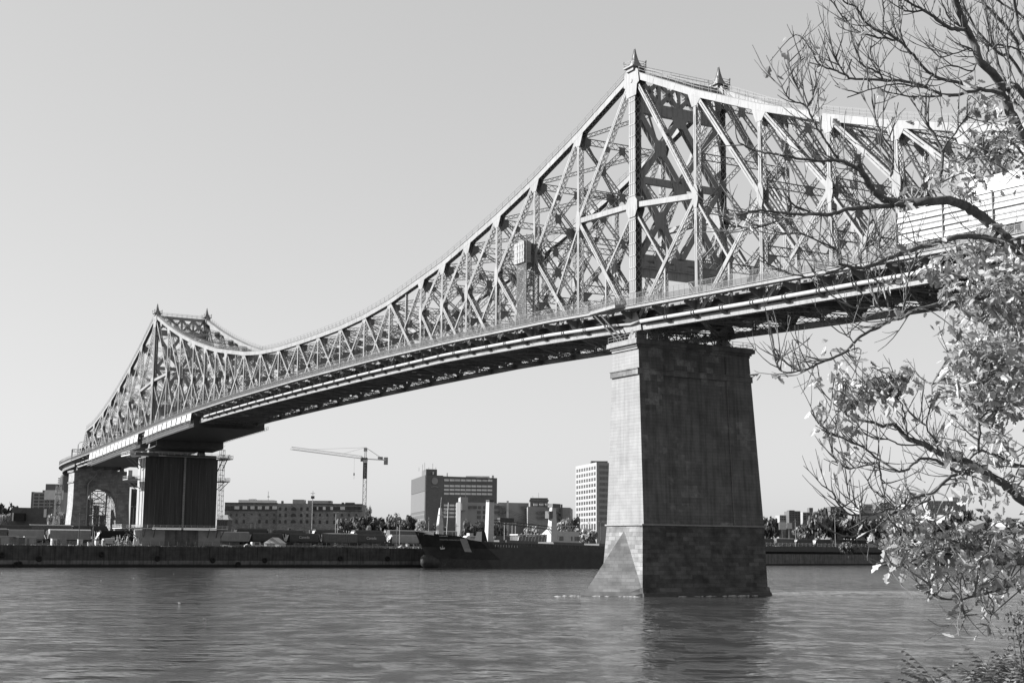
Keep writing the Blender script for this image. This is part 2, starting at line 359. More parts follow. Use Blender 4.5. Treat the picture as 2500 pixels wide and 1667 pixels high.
def build_truss(q, near):
    out = -1 if near else 1
    # top chord: one piece per arm
    segs = [('top_chord', [s for s in ND if s <= 0]), ('top_chord', [s for s in ND if 0 <= s <= SPAN]), ('top_chord', [s for s in ND if s >= SPAN])]
    for nm, ss in segs:
        mb = MB()
        for s0, s1 in zip(ss, ss[1:]):
            a = (s0, top[s0]); b = (s1, top[s1]); dv = Vector((0, s1-s0, b[1]-a[1])); L = dv.length; dv.normalize(); n = Vector((1,0,0)).cross(dv)
            if n.z < 0: n = -n
            A = Vector((q, *a)); B = Vector((q, *b))
            for sg in (-1, 1): mb.bar(A+Vector((sg*.6,0,0)), B+Vector((sg*.6,0,0)), .09, 1.3, n)
            mb.bar(A+n*.62, B+n*.62, 1.5, .06, n)
            m = int(L/1.25)
            for i in range(m):
                p, r = A+dv*(L*i/m)-n*.6, A+dv*(L*(i+1)/m)-n*.6
                mb.bar(p-Vector((.55,0,0)), r+Vector((.55,0,0)), .12, .05, n); mb.bar(p+Vector((.55,0,0)), r-Vector((.55,0,0)), .12, .05, n)
            for f in (.32, .66): # splice plates
                p = A+dv*L*f; mb.bar(p+Vector((-.655,0,0))-dv*.5, p+Vector((-.655,0,0))+dv*.5, .03, 1.2, n)
        mb.build(nm, M['steel'], br)
        hr = MB()                       # hand rail on the chord
        for s0, s1 in zip(ss, ss[1:]):
            for sg in (-.7, .7):
                A = Vector((q+sg, s0, top[s0]+.65)); B = Vector((q+sg, s1, top[s1]+.65))
                for hh in (.6, 1.15): hr.bar(A+Vector((0,0,hh)), B+Vector((0,0,hh)), .05, .05)
                k = max(2, int((B-A).length/2.6))
                for i in range(k):
                    p = A.lerp(B, i/k); hr.bar(p, p+Vector((0,0,1.15)), .06, .06, (0,1,0))
        hr.build('handrail', M['rail'], br)
    # bottom chord
    for lo, hi in ((-AEND, 0), (0, SPAN), (SPAN, SPAN+AEND)):
        mb = MB(); ss = [s for s in ND if lo <= s <= hi]+([lo] if lo not in ND and lo < 0 else [])+([round(hi,1)] if hi > SPAN else [])
        ss = sorted(set(ss))
        for s0, s1 in zip(ss, ss[1:]):
            member(mb, q, (s0, zb(s0)), (s1, zb(s1)), 1.0, 1.1, True, False, zt=.12)
        mb.build('bottom_chord', M['steel'], br)
    # posts with their gussets
    for s in ND:
        tw = s in (T1, T2); zt, z0 = top[s], zb(s); mb = MB(); lng = s in mid
        dp = 2.1 if tw else (.72 if lng else .6); wd = 1.4 if tw else (1.15 if lng else .9)
        if tw:
            member(mb, q, (s, z0), (s, zt), dp, wd, True, False)
            for sg in (-1, 1):
                for k in (-.62, 0, .62): mb.box(q+sg*.7-.06, q+sg*.7+.06, s+k-.09, s+k+.09, z0, zt-1)
                zz = z0
                while zz < zt-2: zz += 2.3; mb.box(q+sg*.76-.03, q+sg*.76+.03, s-1.05, s+1.05, zz-.12, zz+.12)
            mb.box(q-.55, q+.55, s+.97, s+1.03, z0, zt)
            for sg in (-1, 1): plateq(mb, q+sg*.82, [(s-1.6,zt-4.6),(s+1.6,zt-4.6),(s+1.9,zt-2.6),(s+2.6,zt-2.2),(s+2.2,zt+.2),(s+1.2,zt+1.1),(s-1.2,zt+1.1),(s-2.2,zt+.2),(s-2.6,zt-2.2),(s-1.9,zt-2.6)])
            mb.tube([(q-.95,s,zt-1.5),(q+.95,s,zt-1.5)], .42, 10)
            zm = mid[s]
            for sg in (-1, 1): plateq(mb, q+sg*.84, [(s-1.05,zm-2.4),(s+1.05,zm-2.4),(s+1.8,zm-1.1),(s+1.8,zm+.6),(s+1.05,zm+1.5),(s-1.05,zm+1.5),(s-1.8,zm+.6),(s-1.8,zm-1.1)])
            for sg in (-1, 1): plateq(mb, q+sg*.84, [(s-3,z0-.6),(s+3,z0-.6),(s+2.6,z0+1.2),(s+1.2,z0+3),(s-1.2,z0+3),(s-2.6,z0+1.2)])
        else:
            member(mb, q, (s, z0), (s, zt), dp, wd, True, lng)
            i = ND.index(s); sl0 = (top[ND[min(i+1,len(ND)-1)]]-top[ND[i-1 if i else 0]])/(ND[min(i+1,len(ND)-1)]-ND[i-1 if i else 0])
            g = 1.0 if lng else .75
            for sg in (-1, 1):
                plateq(mb, q+sg*(wd/2+.02), [(s-1.9*g, zt-.5-sl0*1.9*g*1.0),(s-.7*g,zt-2.5*g),(s+.7*g,zt-2.5*g),(s+1.9*g,zt-.5+sl0*1.9*g)])
                plateq(mb, q+sg*(wd/2+.02), [(s-1.5*g,z0+.3),(s+1.5*g,z0+.3),(s+.7*g,z0+1.9*g),(s-.7*g,z0+1.9*g)])
                if lng:
                    zm = mid[s]; plateq(mb, q+sg*(wd/2+.03), [(s-.38,zm-2.2),(s+.38,zm-2.2),(s+.8,zm-.8),(s+.8,zm+.8),(s+.38,zm+2.0),(s-.38,zm+2.0),(s-.8,zm+.8),(s-.8,zm-.8)])
        mb.build('vertical_post', M['steel'], br)
    # diagonals
    D = []
    def diag(a, b, dp=.72, wd=1.1, **k): D.append((q, a, b, dp, wd, k))
    for tw, sgn in ((T1, 1), (T2, -1), (T1, -1), (T2, 1)):
        arm = [d for d, z in (CANT[:7] if sgn*(1 if tw == T1 else -1) > 0 else [(0,0)]+ANCH[:6])]
        if not (sgn*(1 if tw == T1 else -1) > 0): arm = arm[:6]+[96.5]
        nod = [round(tw+sgn*d, 1) for d in arm]
        for n0, n1 in zip(nod, nod[1:]):
            if n0 not in mid or n1 not in mid: continue
            diag((n0, top[n0]), (n1, mid[n1]), .8, 1.15)
            diag((n1, mid[n1]), (n0, zb(n0)), .8, 1.1)
            mp = ((n0+n1)/2, (mid[n1]+zb(n0))/2)
            diag((n0, mid[n0]-.8), mp, .42, .8)
            diag(mp, ((n0+n1)/2, zb((n0+n1)/2)), .4, .7)
            if n0 == tw: diag((n0, mid[n0]), (n1, mid[n1]), 1.0, 1.1, solid=True)
        if sgn*(1 if tw == T1 else -1) < 0:
            # anchor arm end panels and inclined end post
            a, b = round(tw+sgn*96.5,1), round(tw+sgn*112,1); e = round(tw+sgn*AEND,1)
            diag((a, top[a]), (b, zb(b)), .7, 1.0); diag((b, top[b]), (a, zb(a)), .5, .9)
            diag((b, top[b]), (e, zb(e)), 1.0, 1.2)
    for tw, sgn in ((T1, 1), (T2, -1)):
        a, b = round(tw+sgn*91.5,1), round(tw+sgn*110.2,1); h = (a+b)/2
        diag((b, top[b]), (a, zb(a)), .8, 1.1); diag((a, top[a]), (b, zb(b)), .42, .8); diag((h, zb(h)), (h, (top[a]+top[b])/2), .35, .6)
    sus = [s for s in ND if 110 <= s <= 225]
    for n0, n1 in zip(sus, sus[1:]):
        diag((n0, top[n0]), (n1, zb(n1)), .55, .9); diag((n1, top[n1]), (n0, zb(n0)), .55, .9)
    return D
alld = build_truss(0, True)
alld_far = build_truss(W, False)
for q, a, b, dp, wd, k in alld:
    mb = MB(); member(mb, q, a, b, dp, wd, **k); mb.build('diagonal_brace', M['steel'], br)
fm = MB(); cnt = len(alld)
for q, a, b, dp, wd, k in sorted(alld_far, key=lambda t: -abs(t[1][1]-t[2][1])*(1 if t[1][0] < 120 else .4)):
    if cnt < 99:
        mb = MB(); member(mb, q, a, b, dp, wd, **k); mb.build('diagonal_brace', M['steel'], br); cnt += 1
    else: member(fm, q, a, b, dp, wd, **k)
if fm.v: tag(fm.build('diagonal_brace', M['steel'], br), kind='stuff')
# sway frames
def xz(q, z, s): return Vector((q, s, z))
for s in ND:
    zt, zd = top[s], zf(s)+6.6; mb = MB(); tw = s in (T1, T2); dd = (0,0,1)
    if tw:
        # ornamental top panel: plates with crossed openings
        mb.bar(xz(.6,zt-.2,s), xz(W-.6,zt-.2,s), 1.0, 1.1, dd); mb.bar(xz(.6,zt-6.4,s), xz(W-.6,zt-6.4,s), 1.0, 2.2, dd)
        for i in range(4):
            x0, x1 = .8+i*(W-1.6)/4, .8+(i+1)*(W-1.6)/4
            for za, zb_ in ((zt-.5, zt-5.6), (zt-5.6, zt-.5)): mb.bar(xz(x0,za,s), xz(x1,zb_,s), .8, .9, (0,1,0))
            mb.bar(xz(x1,zt-.4,s), xz(x1,zt-5.8,s), .8, .7, (0,1,0))
            xm = (x0+x1)/2; mb.plate([(xm-1.1,s-.42,zt-3.1),(xm,s-.42,zt-4.4),(xm+1.1,s-.42,zt-3.1),(xm,s-.42,zt-1.8)], (0,.84,0))
        levels = [zt-7.5, 8.2+69, 8.2+54.0, zf(s)+9]
        for za, zc in zip(levels, levels[1:]):
            for xa, xb in ((.7, W/2), (W/2, W-.7)):
                for x0, x1 in ((xa, xb), (xb, xa)):
                    A, B = xz(x0,za,s), xz(x1,zc,s); n = (B-A).normalized().cross(Vector((0,1,0)))
                    for k in (-.55, .55): mb.bar(A+Vector((0,k,0)), B+Vector((0,k,0)), 1.15, .1, (0,1,0))
                    m = 9
                    for i in range(m):
                        p, r = A.lerp(B, i/m), A.lerp(B, (i+1)/m)
                        for e in (-.52, .52): mb.bar(p+n*e+Vector((0,-.5,0)), r+n*e+Vector((0,.5,0)), .1, .12, n)
                xm, zm = (xa+xb)/2, (za+zc)/2
                mb.plate([(xm-1.2,s-.62,zm+1.6),(xm-1.5,s-.62,zm),(xm-1.2,s-.62,zm-1.6),(xm+1.2,s-.62,zm-1.6),(xm+1.5,s-.62,zm),(xm+1.2,s-.62,zm+1.6)], (0,.08,0))
            mb.plate([(W/2-1.9,s-.62,za+.2),(W/2+1.9,s-.62,za+.2),(W/2+1.2,s-.62,za-1.9),(W/2-1.2,s-.62,za-1.9)], (0,.08,0))
        for zl in levels[1:-1]: mb.bar(xz(.7,zl,s), xz(W-.7,zl,s), .9, 1.3, dd)
        mb.bar(xz(.7,zf(s)+8.4,s), xz(W-.7,zf(s)+8.4,s), 1.0, 3.2, dd); mb.bar(xz(.7,zf(s)+8.4,s), xz(W-.7,zf(s)+8.4,s), 1.5, .2, dd)
        mb.build('tower_cross_frame', M['steel'], br); continue
    h = zt-1.2-zd
    mb.lattice(xz(.6,zt-1.2,s), xz(W-.6,zt-1.2,s), 1.3, .12, .09, 1.5)
    if h > 3:
        n = max(1, round(h/10.5)); lv = [zt-1.9-(h-1)*i/n for i in range(n+1)]
        for i, (za, zc) in enumerate(zip(lv, lv[1:])):
            for xa, xb in ((.7, W/2), (W/2, W-.7)):
                for x0, x1 in ((xa, xb), (xb, xa)): mb.lattice(xz(x0,za,s), xz(x1,zc,s), .75, .12, .08, .9, (0,0,1))
                xm, zm = (xa+xb)/2, (za+zc)/2; g = .75*min(1, h/8/n+.2)
                mb.plate([(xm-.9*g,s-.1,zm+1.3*g),(xm-1.0*g,s-.1,zm),(xm-.9*g,s-.1,zm-1.3*g),(xm+.9*g,s-.1,zm-1.3*g),(xm+1.0*g,s-.1,zm),(xm+.9*g,s-.1,zm+1.3*g)], (0,.2,0))
            mb.plate([(W/2-.75,s-.1,za+.8),(W/2+.75,s-.1,za+.8),(W/2+.75,s-.1,za-.9),(W/2-.75,s-.1,za-.9)], (0,.2,0))
            if i: mb.lattice(xz(.6,za,s), xz(W-.6,za,s), 1.2, .12, .08, 1.4)
    mb.lattice(xz(.6,zd,s), xz(W-.6,zd,s), 1.5, .14, .1, 1.5)
    for x0, sg in ((.6,1),(W-.6,-1)):
        mb.plate([(x0,s-.06,zd-.7),(x0+sg*2.4,s-.06,zd-.7),(x0,s-.06,zd-3.2)], (0,.12,0)); 
        mb.plate([(x0,s-.06,zt-.6),(x0+sg*1.9,s-.06,zt-.6),(x0+sg*1.9,s-.06,zt-1.9),(x0,s-.06,zt-3.4)], (0,.12,0))
    mb.build('sway_frame', M['lace'], br)
# top lateral bracing, per arm
for nm, lo, hi in (('a',-130,0),('b',0,SPAN),('c',SPAN,480)):
    mb = MB(); ss = [s for s in ND if lo <= s <= hi]
    for s0, s1 in zip(ss, ss[1:]):
        A, B = (Vector((.6,s0,top[s0]-.5)), Vector((W-.6,s1,top[s1]-.5))); A2, B2 = (Vector((W-.6,s0,top[s0]-.5)), Vector((.6,s1,top[s1]-.5)))
        for a, b in ((A,B),(A2,B2)): mb.lattice(a, b, .7, .1, .07, 1.1, (0,0,1) if abs((b-a).z) < 8 else (0,1,1))
    mb.build('top_bracing', M['lace'], br)
# floor system: cross beams, stringers, slab, lower bracing
beams = []
ext = sorted(set(ND+[-AEND, round(SPAN+AEND,1)]))
for s0, s1 in zip(ext, ext[1:]): beams += [s0] + ([(s0+s1)/2] if s1-s0 > 11 else [])
beams.append(ext[-1])
for s in beams:
    mb = MB(); z = zf(s)
    mb.box(.5, W-.5, s-.05, s+.05, z-2.0, z-.1); mb.box(.5, W-.5, s-.3, s+.3, z-2.1, z-2.0); mb.box(.5, W-.5, s-.3, s+.3, z-.1, z-.02)
    for q, sg in ((-.5,-1),(W+.5,1)):
        mb.plate([(q,s-.06,z-.15),(q+sg*2.8,s-.06,z-.15),(q+sg*2.8,s-.06,z-.5),(q,s-.06,z-1.7)], (0,.12,0))
        mb.box(min(q,q+sg*2.8), max(q,q+sg*2.8), s-.18, s+.18, z-.15, z-.07)
    if s in top: mb.plate([(-.62,s-.9,z+.3),(-.62,s+.9,z+.3),(-.62,s+1.3,zb(s)+.4),(-.62,s-1.3,zb(s)+.4)], (.06,0,0))
    mb.build('floor_beam', M['steel_dk'], br)
def run(mb, q, zfun, wd, ht, s0=-AEND, s1=SPAN+AEND, st=6.0):
    n = int((s1-s0)/st)
    for i in range(n):
        a, b = s0+(s1-s0)*i/n, s0+(s1-s0)*(i+1)/n
        mb.bar((q,a,zfun(a)), (q,b,zfun(b)), wd, ht)
    return mb
mb = MB()
for q in (2.4,4.9,7.4,10,12.6,15.1,17.6): run(mb, q, lambda s: zf(s)-.5, .3, .75)
mb.build('stringer', M['steel_dk'], br)
mb = MB(); run(mb, W/2, lambda s: zf(s)+.35, W-1.8, .35); mb.build('roadway', M['deck'], br)
mb = MB()
for s0, s1 in zip(ext, ext[1:]):
    for a, b in (((.5,s0),(W-.5,s1)),((W-.5,s0),(.5,s1))):
        mb.lattice((a[0],a[1],zb(a[1])-.2), (b[0],b[1],zb(b[1])-.2), .8, .12, .09, 1.3)
for s in ext: mb.lattice((.5,s,zb(s)-.1), (W-.5,s,zb(s)-.1), 1.0, .14, .1, 1.4)
mb.build('lower_bracing', M['steel_dk'], br)
# sidewalks and railings
for q0, q1, sg, nm in ((-3.3,-.75,-1,'near'),(W+.75,W+3.3,1,'far')):
    qo = q0 if sg < 0 else q1
    mb = MB(); run(mb, (q0+q1)/2, lambda s: zf(s)+.42, 2.4, .2); mb.build('walkway', M['deck'], br)
    mb = MB(); run(mb, qo, lambda s: zf(s)+.28, .12, .62); run(mb, qo+sg*.12, lambda s: zf(s)+.02, .3, .06); run(mb, qo+sg*.1, lambda s: zf(s)+.6, .26, .06)
    mb.build('fascia', M['steel'], br)
    mb = MB()
    run(mb, qo, lambda s: zf(s)+1.78, .07, .07); run(mb, qo, lambda s: zf(s)+.75, .05, .05); run(mb, qo, lambda s: zf(s)+2.75, .06, .06)
    for hh in (1.0,1.25,1.5,1.95,2.12,2.29,2.46,2.6): run(mb, qo, lambda s, h=hh: zf(s)+h, .022, .022)
    s = -AEND; k = 0
    while s < SPAN+AEND:
        z = zf(s)+.55; mb.box(qo-.05, qo+.05, s-.05, s+.05, z, z+1.25); mb.bar((qo,s,z+1.2), (qo,s,z+2.2), .045, .045, (0,1,0))
        for j in range(1, 12):
            t = s+1.55*j/12
            if nm == 'near': z2 = zf(t)+.75; mb.bar((qo,t,z2), (qo,t,z2+1.05), .03, .03, (0,1,0))
        s += 1.55
    mb.build('railing', M['rail'], br)
    if nm == 'near':
        mb = MB(); run(mb, q1+.25, lambda s: zf(s)+1.6, .06, .06); run(mb, q1+.25, lambda s: zf(s)+1.0, .06, .06)
        s = -AEND
        while s < SPAN+AEND: mb.box(q1+.2, q1+.3, s-.05, s+.05, zf(s)+.5, zf(s)+1.65); s += 3.1
        mb.build('railing', M['rail'], br)
# look-out platform on the walkway at the near tower
mb = MB(); z = zf(5)+.55
mb.plate([(-3.3,-1.4,z-.5),(-3.3,10.2,z-.5),(-4.5,9.0,z-.5),(-4.9,-.4,z-.5)], (0,0,.55))
for a, b in (((-3.3,10.2),(-4.5,9)),((-4.5,9),(-4.9,-.4)),((-4.9,-.4),(-3.3,-1.4))):
    A = Vector((*a,z)); B = Vector((*b,z))
    for hh in (.15,.7,1.25,2.1): mb.bar(A+Vector((0,0,hh)), B+Vector((0,0,hh)), .05, .05)
    n = max(2, int((B-A).length/1.5))
    for i in range(n+1):
        p = A.lerp(B, i/n); mb.bar(p, p+Vector((0,0,1.3)), .09, .09, (0,1,0))
    n *= 6
    for i in range(n): p = A.lerp(B, i/n); mb.bar(p+Vector((0,0,.1)), p+Vector((0,0,1.25)), .03, .03, (0,1,0))
lk = mb.build('lookout_platform', M['steel'], br)
for a_, b__ in ((8.0,3.4),(6.1,1.9)):
    mb = MB(); mb.bar((-4.2,a_,z-.5),(-2.3,b__-1.0,46.4),.2,.26); mb.build('brace', M['dark'], lk)
# water main hung beside the bottom chord
for lo, hi in ((-AEND,-3.5),(4.5,262),(430,SPAN+AEND-2)):
    n = int((hi-lo)/6); pts = [(-1.25, lo+(hi-lo)*i/n, zb(lo+(hi-lo)*i/n)+1.0) for i in range(n+1)]
    mb = MB(); mb.tube(pts, .36, 10); p = mb.build('pipe', M['pipe'], br, smooth=True)
    s = lo+3
    while s < hi-2:
        z = zb(s)+1.0; rb = MB()
        for o in (-.35, .35): rb.tube([(-1.25,s+o-.09,z),(-1.25,s+o+.09,z)], .47, 10)
        rb.plate([(-1.7,s-.5,z-.42),(-.6,s-.5,z-.42),(-.6,s-.5,z-1.0)], (0,1.0,0)); s += 8.0; rb.build('pipe_collar', M['dkmetal'], p)
mb = MB(); mb.tube([(-1.25,-3.5,zb(0)+1.0),(-1.1,0,zb(0)+.75),(-1.25,4.5,zb(5)+1.0)], .27, 8); mb.build('pipe', M['mid'], br, smooth=True)
# tower spires
for s in (T1, T2):
    for q in (0, W):
        z0 = top[s]+.75; mb = MB(); prof = [(1.05,0),(.78,.5),(.54,1.1),(.35,1.9),(.18,2.8),(.06,3.7),(.01,4.1)]
        secs = [[(q-r,s-r,z0+.5+h),(q+r,s-r,z0+.5+h),(q+r,s+r,z0+.5+h),(q-r,s+r,z0+.5+h)] for r, h in prof]
        mb.loft(secs); 
        for (r0,h0),(r1,h1) in zip(prof[:5], prof[1:6]):
            for ax, ay in ((-1,-1),(1,-1),(1,1),(-1,1)): mb.bar((q+ax*r0,s+ay*r0,z0+.5+h0), (q+ax*r1,s+ay*r1,z0+.5+h1), .14, .14)
        sp = mb.build('spire', M['steel'], br)
        mb = MB(); mb.box(q-1.6,q+1.6,s-1.6,s+1.6,z0+.25,z0+.5); mb.box(q-1.2,q+1.2,s-1.2,s+1.2,z0-.4,z0+.2)
        for ax, ay in ((-1,-1),(1,-1),(1,1),(-1,1)):
            mb.bar((q+ax*1.52,s+ay*1.52,z0+.5), (q+ax*1.52,s+ay*1.52,z0+1.5), .12, .12, (0,1,0))
            mb.tube([(q+ax*1.52,s+ay*1.52,z0+1.4),(q+ax*1.52,s+ay*1.52,z0+1.75)], .15, 6)
        for hh in (.9, 1.4):
            mb.bar((q-1.52,s-1.52,z0+hh),(q+1.52,s-1.52,z0+hh),.06,.06); mb.bar((q-1.52,s+1.52,z0+hh),(q+1.52,s+1.52,z0+hh),.06,.06)
            mb.bar((q-1.52,s-1.52,z0+hh),(q-1.52,s+1.52,z0+hh),.06,.06); mb.bar((q+1.52,s-1.52,z0+hh),(q+1.52,s+1.52,z0+hh),.06,.06)
        mb.build('spire_base', M['steel'], sp)
    # hand rail across the portal
    mb = MB(); z0 = top[s]+.4
    for y in (-.6,.6):
        for hh in (.6,1.15): mb.bar((1.9,s+y,z0+hh),(W-1.9,s+y,z0+hh),.05,.05)
        for i in range(9): x = 2+i*(W-4)/8; mb.bar((x,s+y,z0-.1),(x,s+y,z0+1.15),.06,.06,(0,1,0))
    mb.build('handrail', M['rail'], br)
# bearings on the piers
for s in (T1, T2, -AEND+1, SPAN+AEND-1):
    for q in (0, W):
        mb = MB(); zt = zb(s)-.5; h0 = {T1: 46.15, T2: 43.3}.get(s, zt-2.2)
        mb.hexa([(q-1.3,s-1.6,h0),(q+1.3,s-1.6,h0),(q+1.3,s+1.6,h0),(q-1.3,s+1.6,h0),(q-.6,s-.7,zt),(q+.6,s-.7,zt),(q+.6,s+.7,zt),(q-.6,s+.7,zt)])
        mb.tube([(q-.9,s,zt-.1),(q+.9,s,zt-.1)], .5, 10); mb.build('bearing', M['steel_dk'], br)
# ------------------------------------------------------------------ near river pier (bridge frame)
def frustum(mb, q0, q1, s0, s1, z0, q0t, q1t, s0t, s1t, z1):
    return mb.hexa([(q0,s0,z0),(q1,s0,z0),(q1,s1,z0),(q0,s1,z0),(q0t,s0t,z1),(q1t,s0t,z1),(q1t,s1t,z1),(q0t,s1t,z1)])
def lerp(a, b, t): return a+(b-a)*t
pier = thing('bridge_pier', 'tall tapered concrete pier on granite base standing in the river', 'pier', ORG, PHI)
ZG, ZC = 12.5, 44.3                       # top of granite, underside of cap
def pf(z):                                # q0,q1,half-width in s at height z
    t = (z-ZG)/(ZC-ZG); return lerp(-2.6,-2.35,t), lerp(24.6,23.1,t), lerp(5.65,3.95,t)
def ring(mb, z0, z1, o, cut=None):
    a = pf(z0); b = pf(z1); frustum(mb, a[0]-o,a[1]+o,-a[2]-o,a[2]+o,z0, b[0]-o,b[1]+o,-b[2]-o,b[2]+o,z1)
mb = MB(); ring(mb, ZG, ZC, 0)
# shallow buttress strips on both long faces
for sg in (-1,1):
    for qa, qb in ((-2.35,3.2),(17.6,23.1)):
        a, b = pf(ZG), pf(ZC); ya, yb = sg*(a[2]), sg*(b[2]); o = sg*.28
        fa0 = (qa-(.25 if qa<0 else -.2)); fb0 = (qb if qb<20 else qb+1.5)
        mb.hexa([(fa0,min(ya,ya+o),ZG),(fb0,min(ya,ya+o),ZG),(fb0,max(ya,ya+o),ZG),(fa0,max(ya,ya+o),ZG),(qa,min(yb,yb+o),ZC),(qb,min(yb,yb+o),ZC),(qb,max(yb,yb+o),ZC),(qa,max(yb,yb+o),ZC)])
E_ = None
shaft_light = mb
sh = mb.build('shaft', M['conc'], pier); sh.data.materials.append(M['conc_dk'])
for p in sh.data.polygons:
    if abs(p.normal.y) > .7: p.material_index = 1          # darker stained copy paints shade into the long faces, noses stay pale
mb = MB(); ring(mb, 39.6, 40.6, .35); ring(mb, 40.6, 40.75, .5); mb.build('belt_course', M['conc_dk'], pier)
mb = MB()
for z0, z1, o in ((ZC,44.75,.25),(44.75,45.15,.5),(45.15,45.95,.95),(45.95,46.15,.7)):
    q0,q1,h = pf(ZC); mb.box(q0-o,q1+o,-h-o,h+o,z0,z1)
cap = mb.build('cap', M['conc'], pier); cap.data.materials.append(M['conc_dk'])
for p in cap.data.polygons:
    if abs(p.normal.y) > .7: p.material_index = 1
mb = MB(); q0,q1,h = pf(ZG)
frustum(mb, -3.6,24.7,-6.9,6.9,-3, q0-.12,q1+.12,-h-.12,h+.12,ZG)
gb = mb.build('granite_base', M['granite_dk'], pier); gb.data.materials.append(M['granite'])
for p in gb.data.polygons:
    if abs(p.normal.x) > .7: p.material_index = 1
mb = MB(); frustum(mb, -3.95,25.0,-8.1,8.1,-3, -3.6,24.75,-7.05,7.05,1.5); mb.build('plinth', M['granite_dk'], pier)
mb = MB(); frustum(mb, -3.9,25.06,-8.16,8.16,-3, -3.7,24.86,-7.5,7.5,.55); mb.build('tide_band', M['tide'], pier)
mb = MB()
zl = 12.5-.8
mb.add([(-3.3,-7.7,-3),(-3.3,7.7,-3),(-13.9,0,-3),(-2.6,0,zl),(-3.1,-6.4,1.6),(-3.1,6.4,1.6)], [(2,3,4),(2,4,0),(2,5,3),(2,1,5),(4,3,5),(0,4,5,1),(0,1,2)])
mb.build('cutwater', M['granite_cut'], pier)
mb = MB(); mb.loft([[(-3.25,-7.75,-3),(-3.25,7.75,-3),(-14.3,0,-3)],[(-3.25,-7.35,.75),(-3.25,7.35,.75),(-11.7,0,.75)]]); mb.build('cutwater_plinth', M['granite'], pier)
mb = MB(); frustum(mb, q0-.4,q1+.4,-h-.4,h+.4,ZG-.1, q0-.4,q1+.4,-h-.4,h+.4,ZG+.18); mb.build('ledge', M['conc'], pier)
mb = MB(); q0,q1,h = pf(ZC)
for hh in (.5,1.0):
    for a, b in (((q0-.7,-h-.7),(q0-.7,h+.7)),((q0-.7,-h-.7),(q1+.7,-h-.7)),((q1+.7,-h-.7),(q1+.7,h+.7))):
        mb.bar((*a,46.15+hh),(*b,46.15+hh),.06,.06)
for i in range(12): x = q0-.7+i*(q1-q0+1.4)/11; mb.box(x-.04,x+.04,-h-.74,-h-.66,46.15,47.2)
for i in range(6): y = -h-.7+i*(2*h+1.4)/5; mb.box(q0-.74,q0-.66,y-.04,y+.04,46.15,47.2); mb.box(q1+.66,q1+.74,y-.04,y+.04,46.15,47.2)
mb.build('guard_rail', M['rail'], pier)
mb = MB(); q, s = 5, 0
for i in range(9):
    x = .5+i*2.2; mb.bar((x,-3,46.3),(x+2.2,-3,48.3),.15,.15); mb.bar((x+2.2,-3,46.3),(x,-3,48.3),.15,.15); mb.bar((x,-3,46.2),(x,-3,48.6),.18,.18,(0,1,0))
mb.bar((.5,-3,48.4),(20,-3,48.4),.25,.25); mb.build('bearing_bracing', M['steel_dk'], pier)
# ------------------------------------------------------------------ far pier wrapped in dark cladding, on the quay
QZ = 7.9
p2 = thing('bridge_pier', 'dark cladded pier with pale noses behind the left quay wall', 'pier', ORG, PHI)
s2 = SPAN; ZB2 = 15.0
mb = MB(); poly = [(-3.3,s2-5.2),(25.4,s2-5.2),(25.4,s2+5.2),(-3.3,s2+5.2)]
mb.prism([(q, s) for q, s in poly], ZB2, 41.9); o2 = mb.build('shaft', M['clad'], p2); o2.data.materials.append(M['clad_lt'])
for p in o2.data.polygons:
    if p.normal.x < -.5: p.material_index = 1
mb = MB()
for i, q in enumerate((1,4,6.8,9.6,15.4,18.2,21)): mb.box(q-.06,q+.06,s2-5.3,s2-5.2,ZB2+.6,39.5)
mb.build('cladding_seam', M['dkmetal'], p2)
mb = MB()
for y in (s2-3.2,s2+1.2): mb.box(-3.42,-3.28,y-.3,y+.3,ZB2,41.5)
mb.build('cladding_gap', M['clad'], p2)
mb = MB()
for i in range(30): mb.box(11.9,12.5,s2-5.75,s2-5.35,ZB2-1+i*1.0,ZB2-1+i*1.0+.86)
for k in (11.85,12.5): mb.box(k-.04,k+.04,s2-5.7,s2-5.25,ZB2-2,43)
mb.build('rubbish_chute', M['mid'], p2)
mb = MB(); mb.box(-2.3,24.7,s2-5.4,s2+5.4,41.9,43.3); mb.build('cap', M['clad'], p2)
mb = MB(); mb.box(-3.6,5.2,s2-6.2,s2+6.2,QZ,14.2); mb.box(18.4,27.2,s2-6.2,s2+6.2,QZ,14.2); mb.build('concrete_base', M['mid'], p2)
mb = MB(); mb.box(5.2,18.4,s2-5.8,s2+5.8,QZ,14.2); mb.box(11.3,12.7,s2-5.95,s2-5.8,QZ+1.5,11.6); mb.build('base_infill', M['quay_lt'], p2)
def deckrail(mb, q0, q1, s0, s1, z, th=.35, rail=True, post=2.4):
    mb.box(q0,q1,s0,s1,z-th,z)
    if rail:
        for hh in (.55,1.1): 
            mb.bar((q0,s0,z+hh),(q1,s0,z+hh),.09,.09); mb.bar((q0,s0,z+hh),(q0,s1,z+hh),.09,.09); mb.bar((q1,s0,z+hh),(q1,s1,z+hh),.09,.09)
        n = max(2,int((q1-q0)/post))
        for i in range(n+1): x = q0+(q1-q0)*i/n; mb.bar((x,s0,z),(x,s0,z+1.15),.1,.1,(0,1,0))
        n = max(2,int((s1-s0)/post))
        for i in range(n+1):
            y = s0+(s1-s0)*i/n
            for x in (q0,q1): mb.bar((x,y,z),(x,y,z+1.15),.1,.1,(0,1,0))
    return mb
scf = thing('pier_scaffold', 'working platforms with railings bracketed around the dark cladded pier', 'scaffold', ORG, PHI)
mb = MB(); deckrail(mb,-10,29.5,s2-7.6,s2-5.5,42.6); deckrail(mb,-10,-4.6,s2-5.4,s2+6,42.6); deckrail(mb,27.2,31.5,s2-5.4,s2+6,42.4)
for i in range(5): mb.box(-10+i*2.4,-10+i*2.4+1.6,s2-7.7,s2-7.62,42.8,43.8)
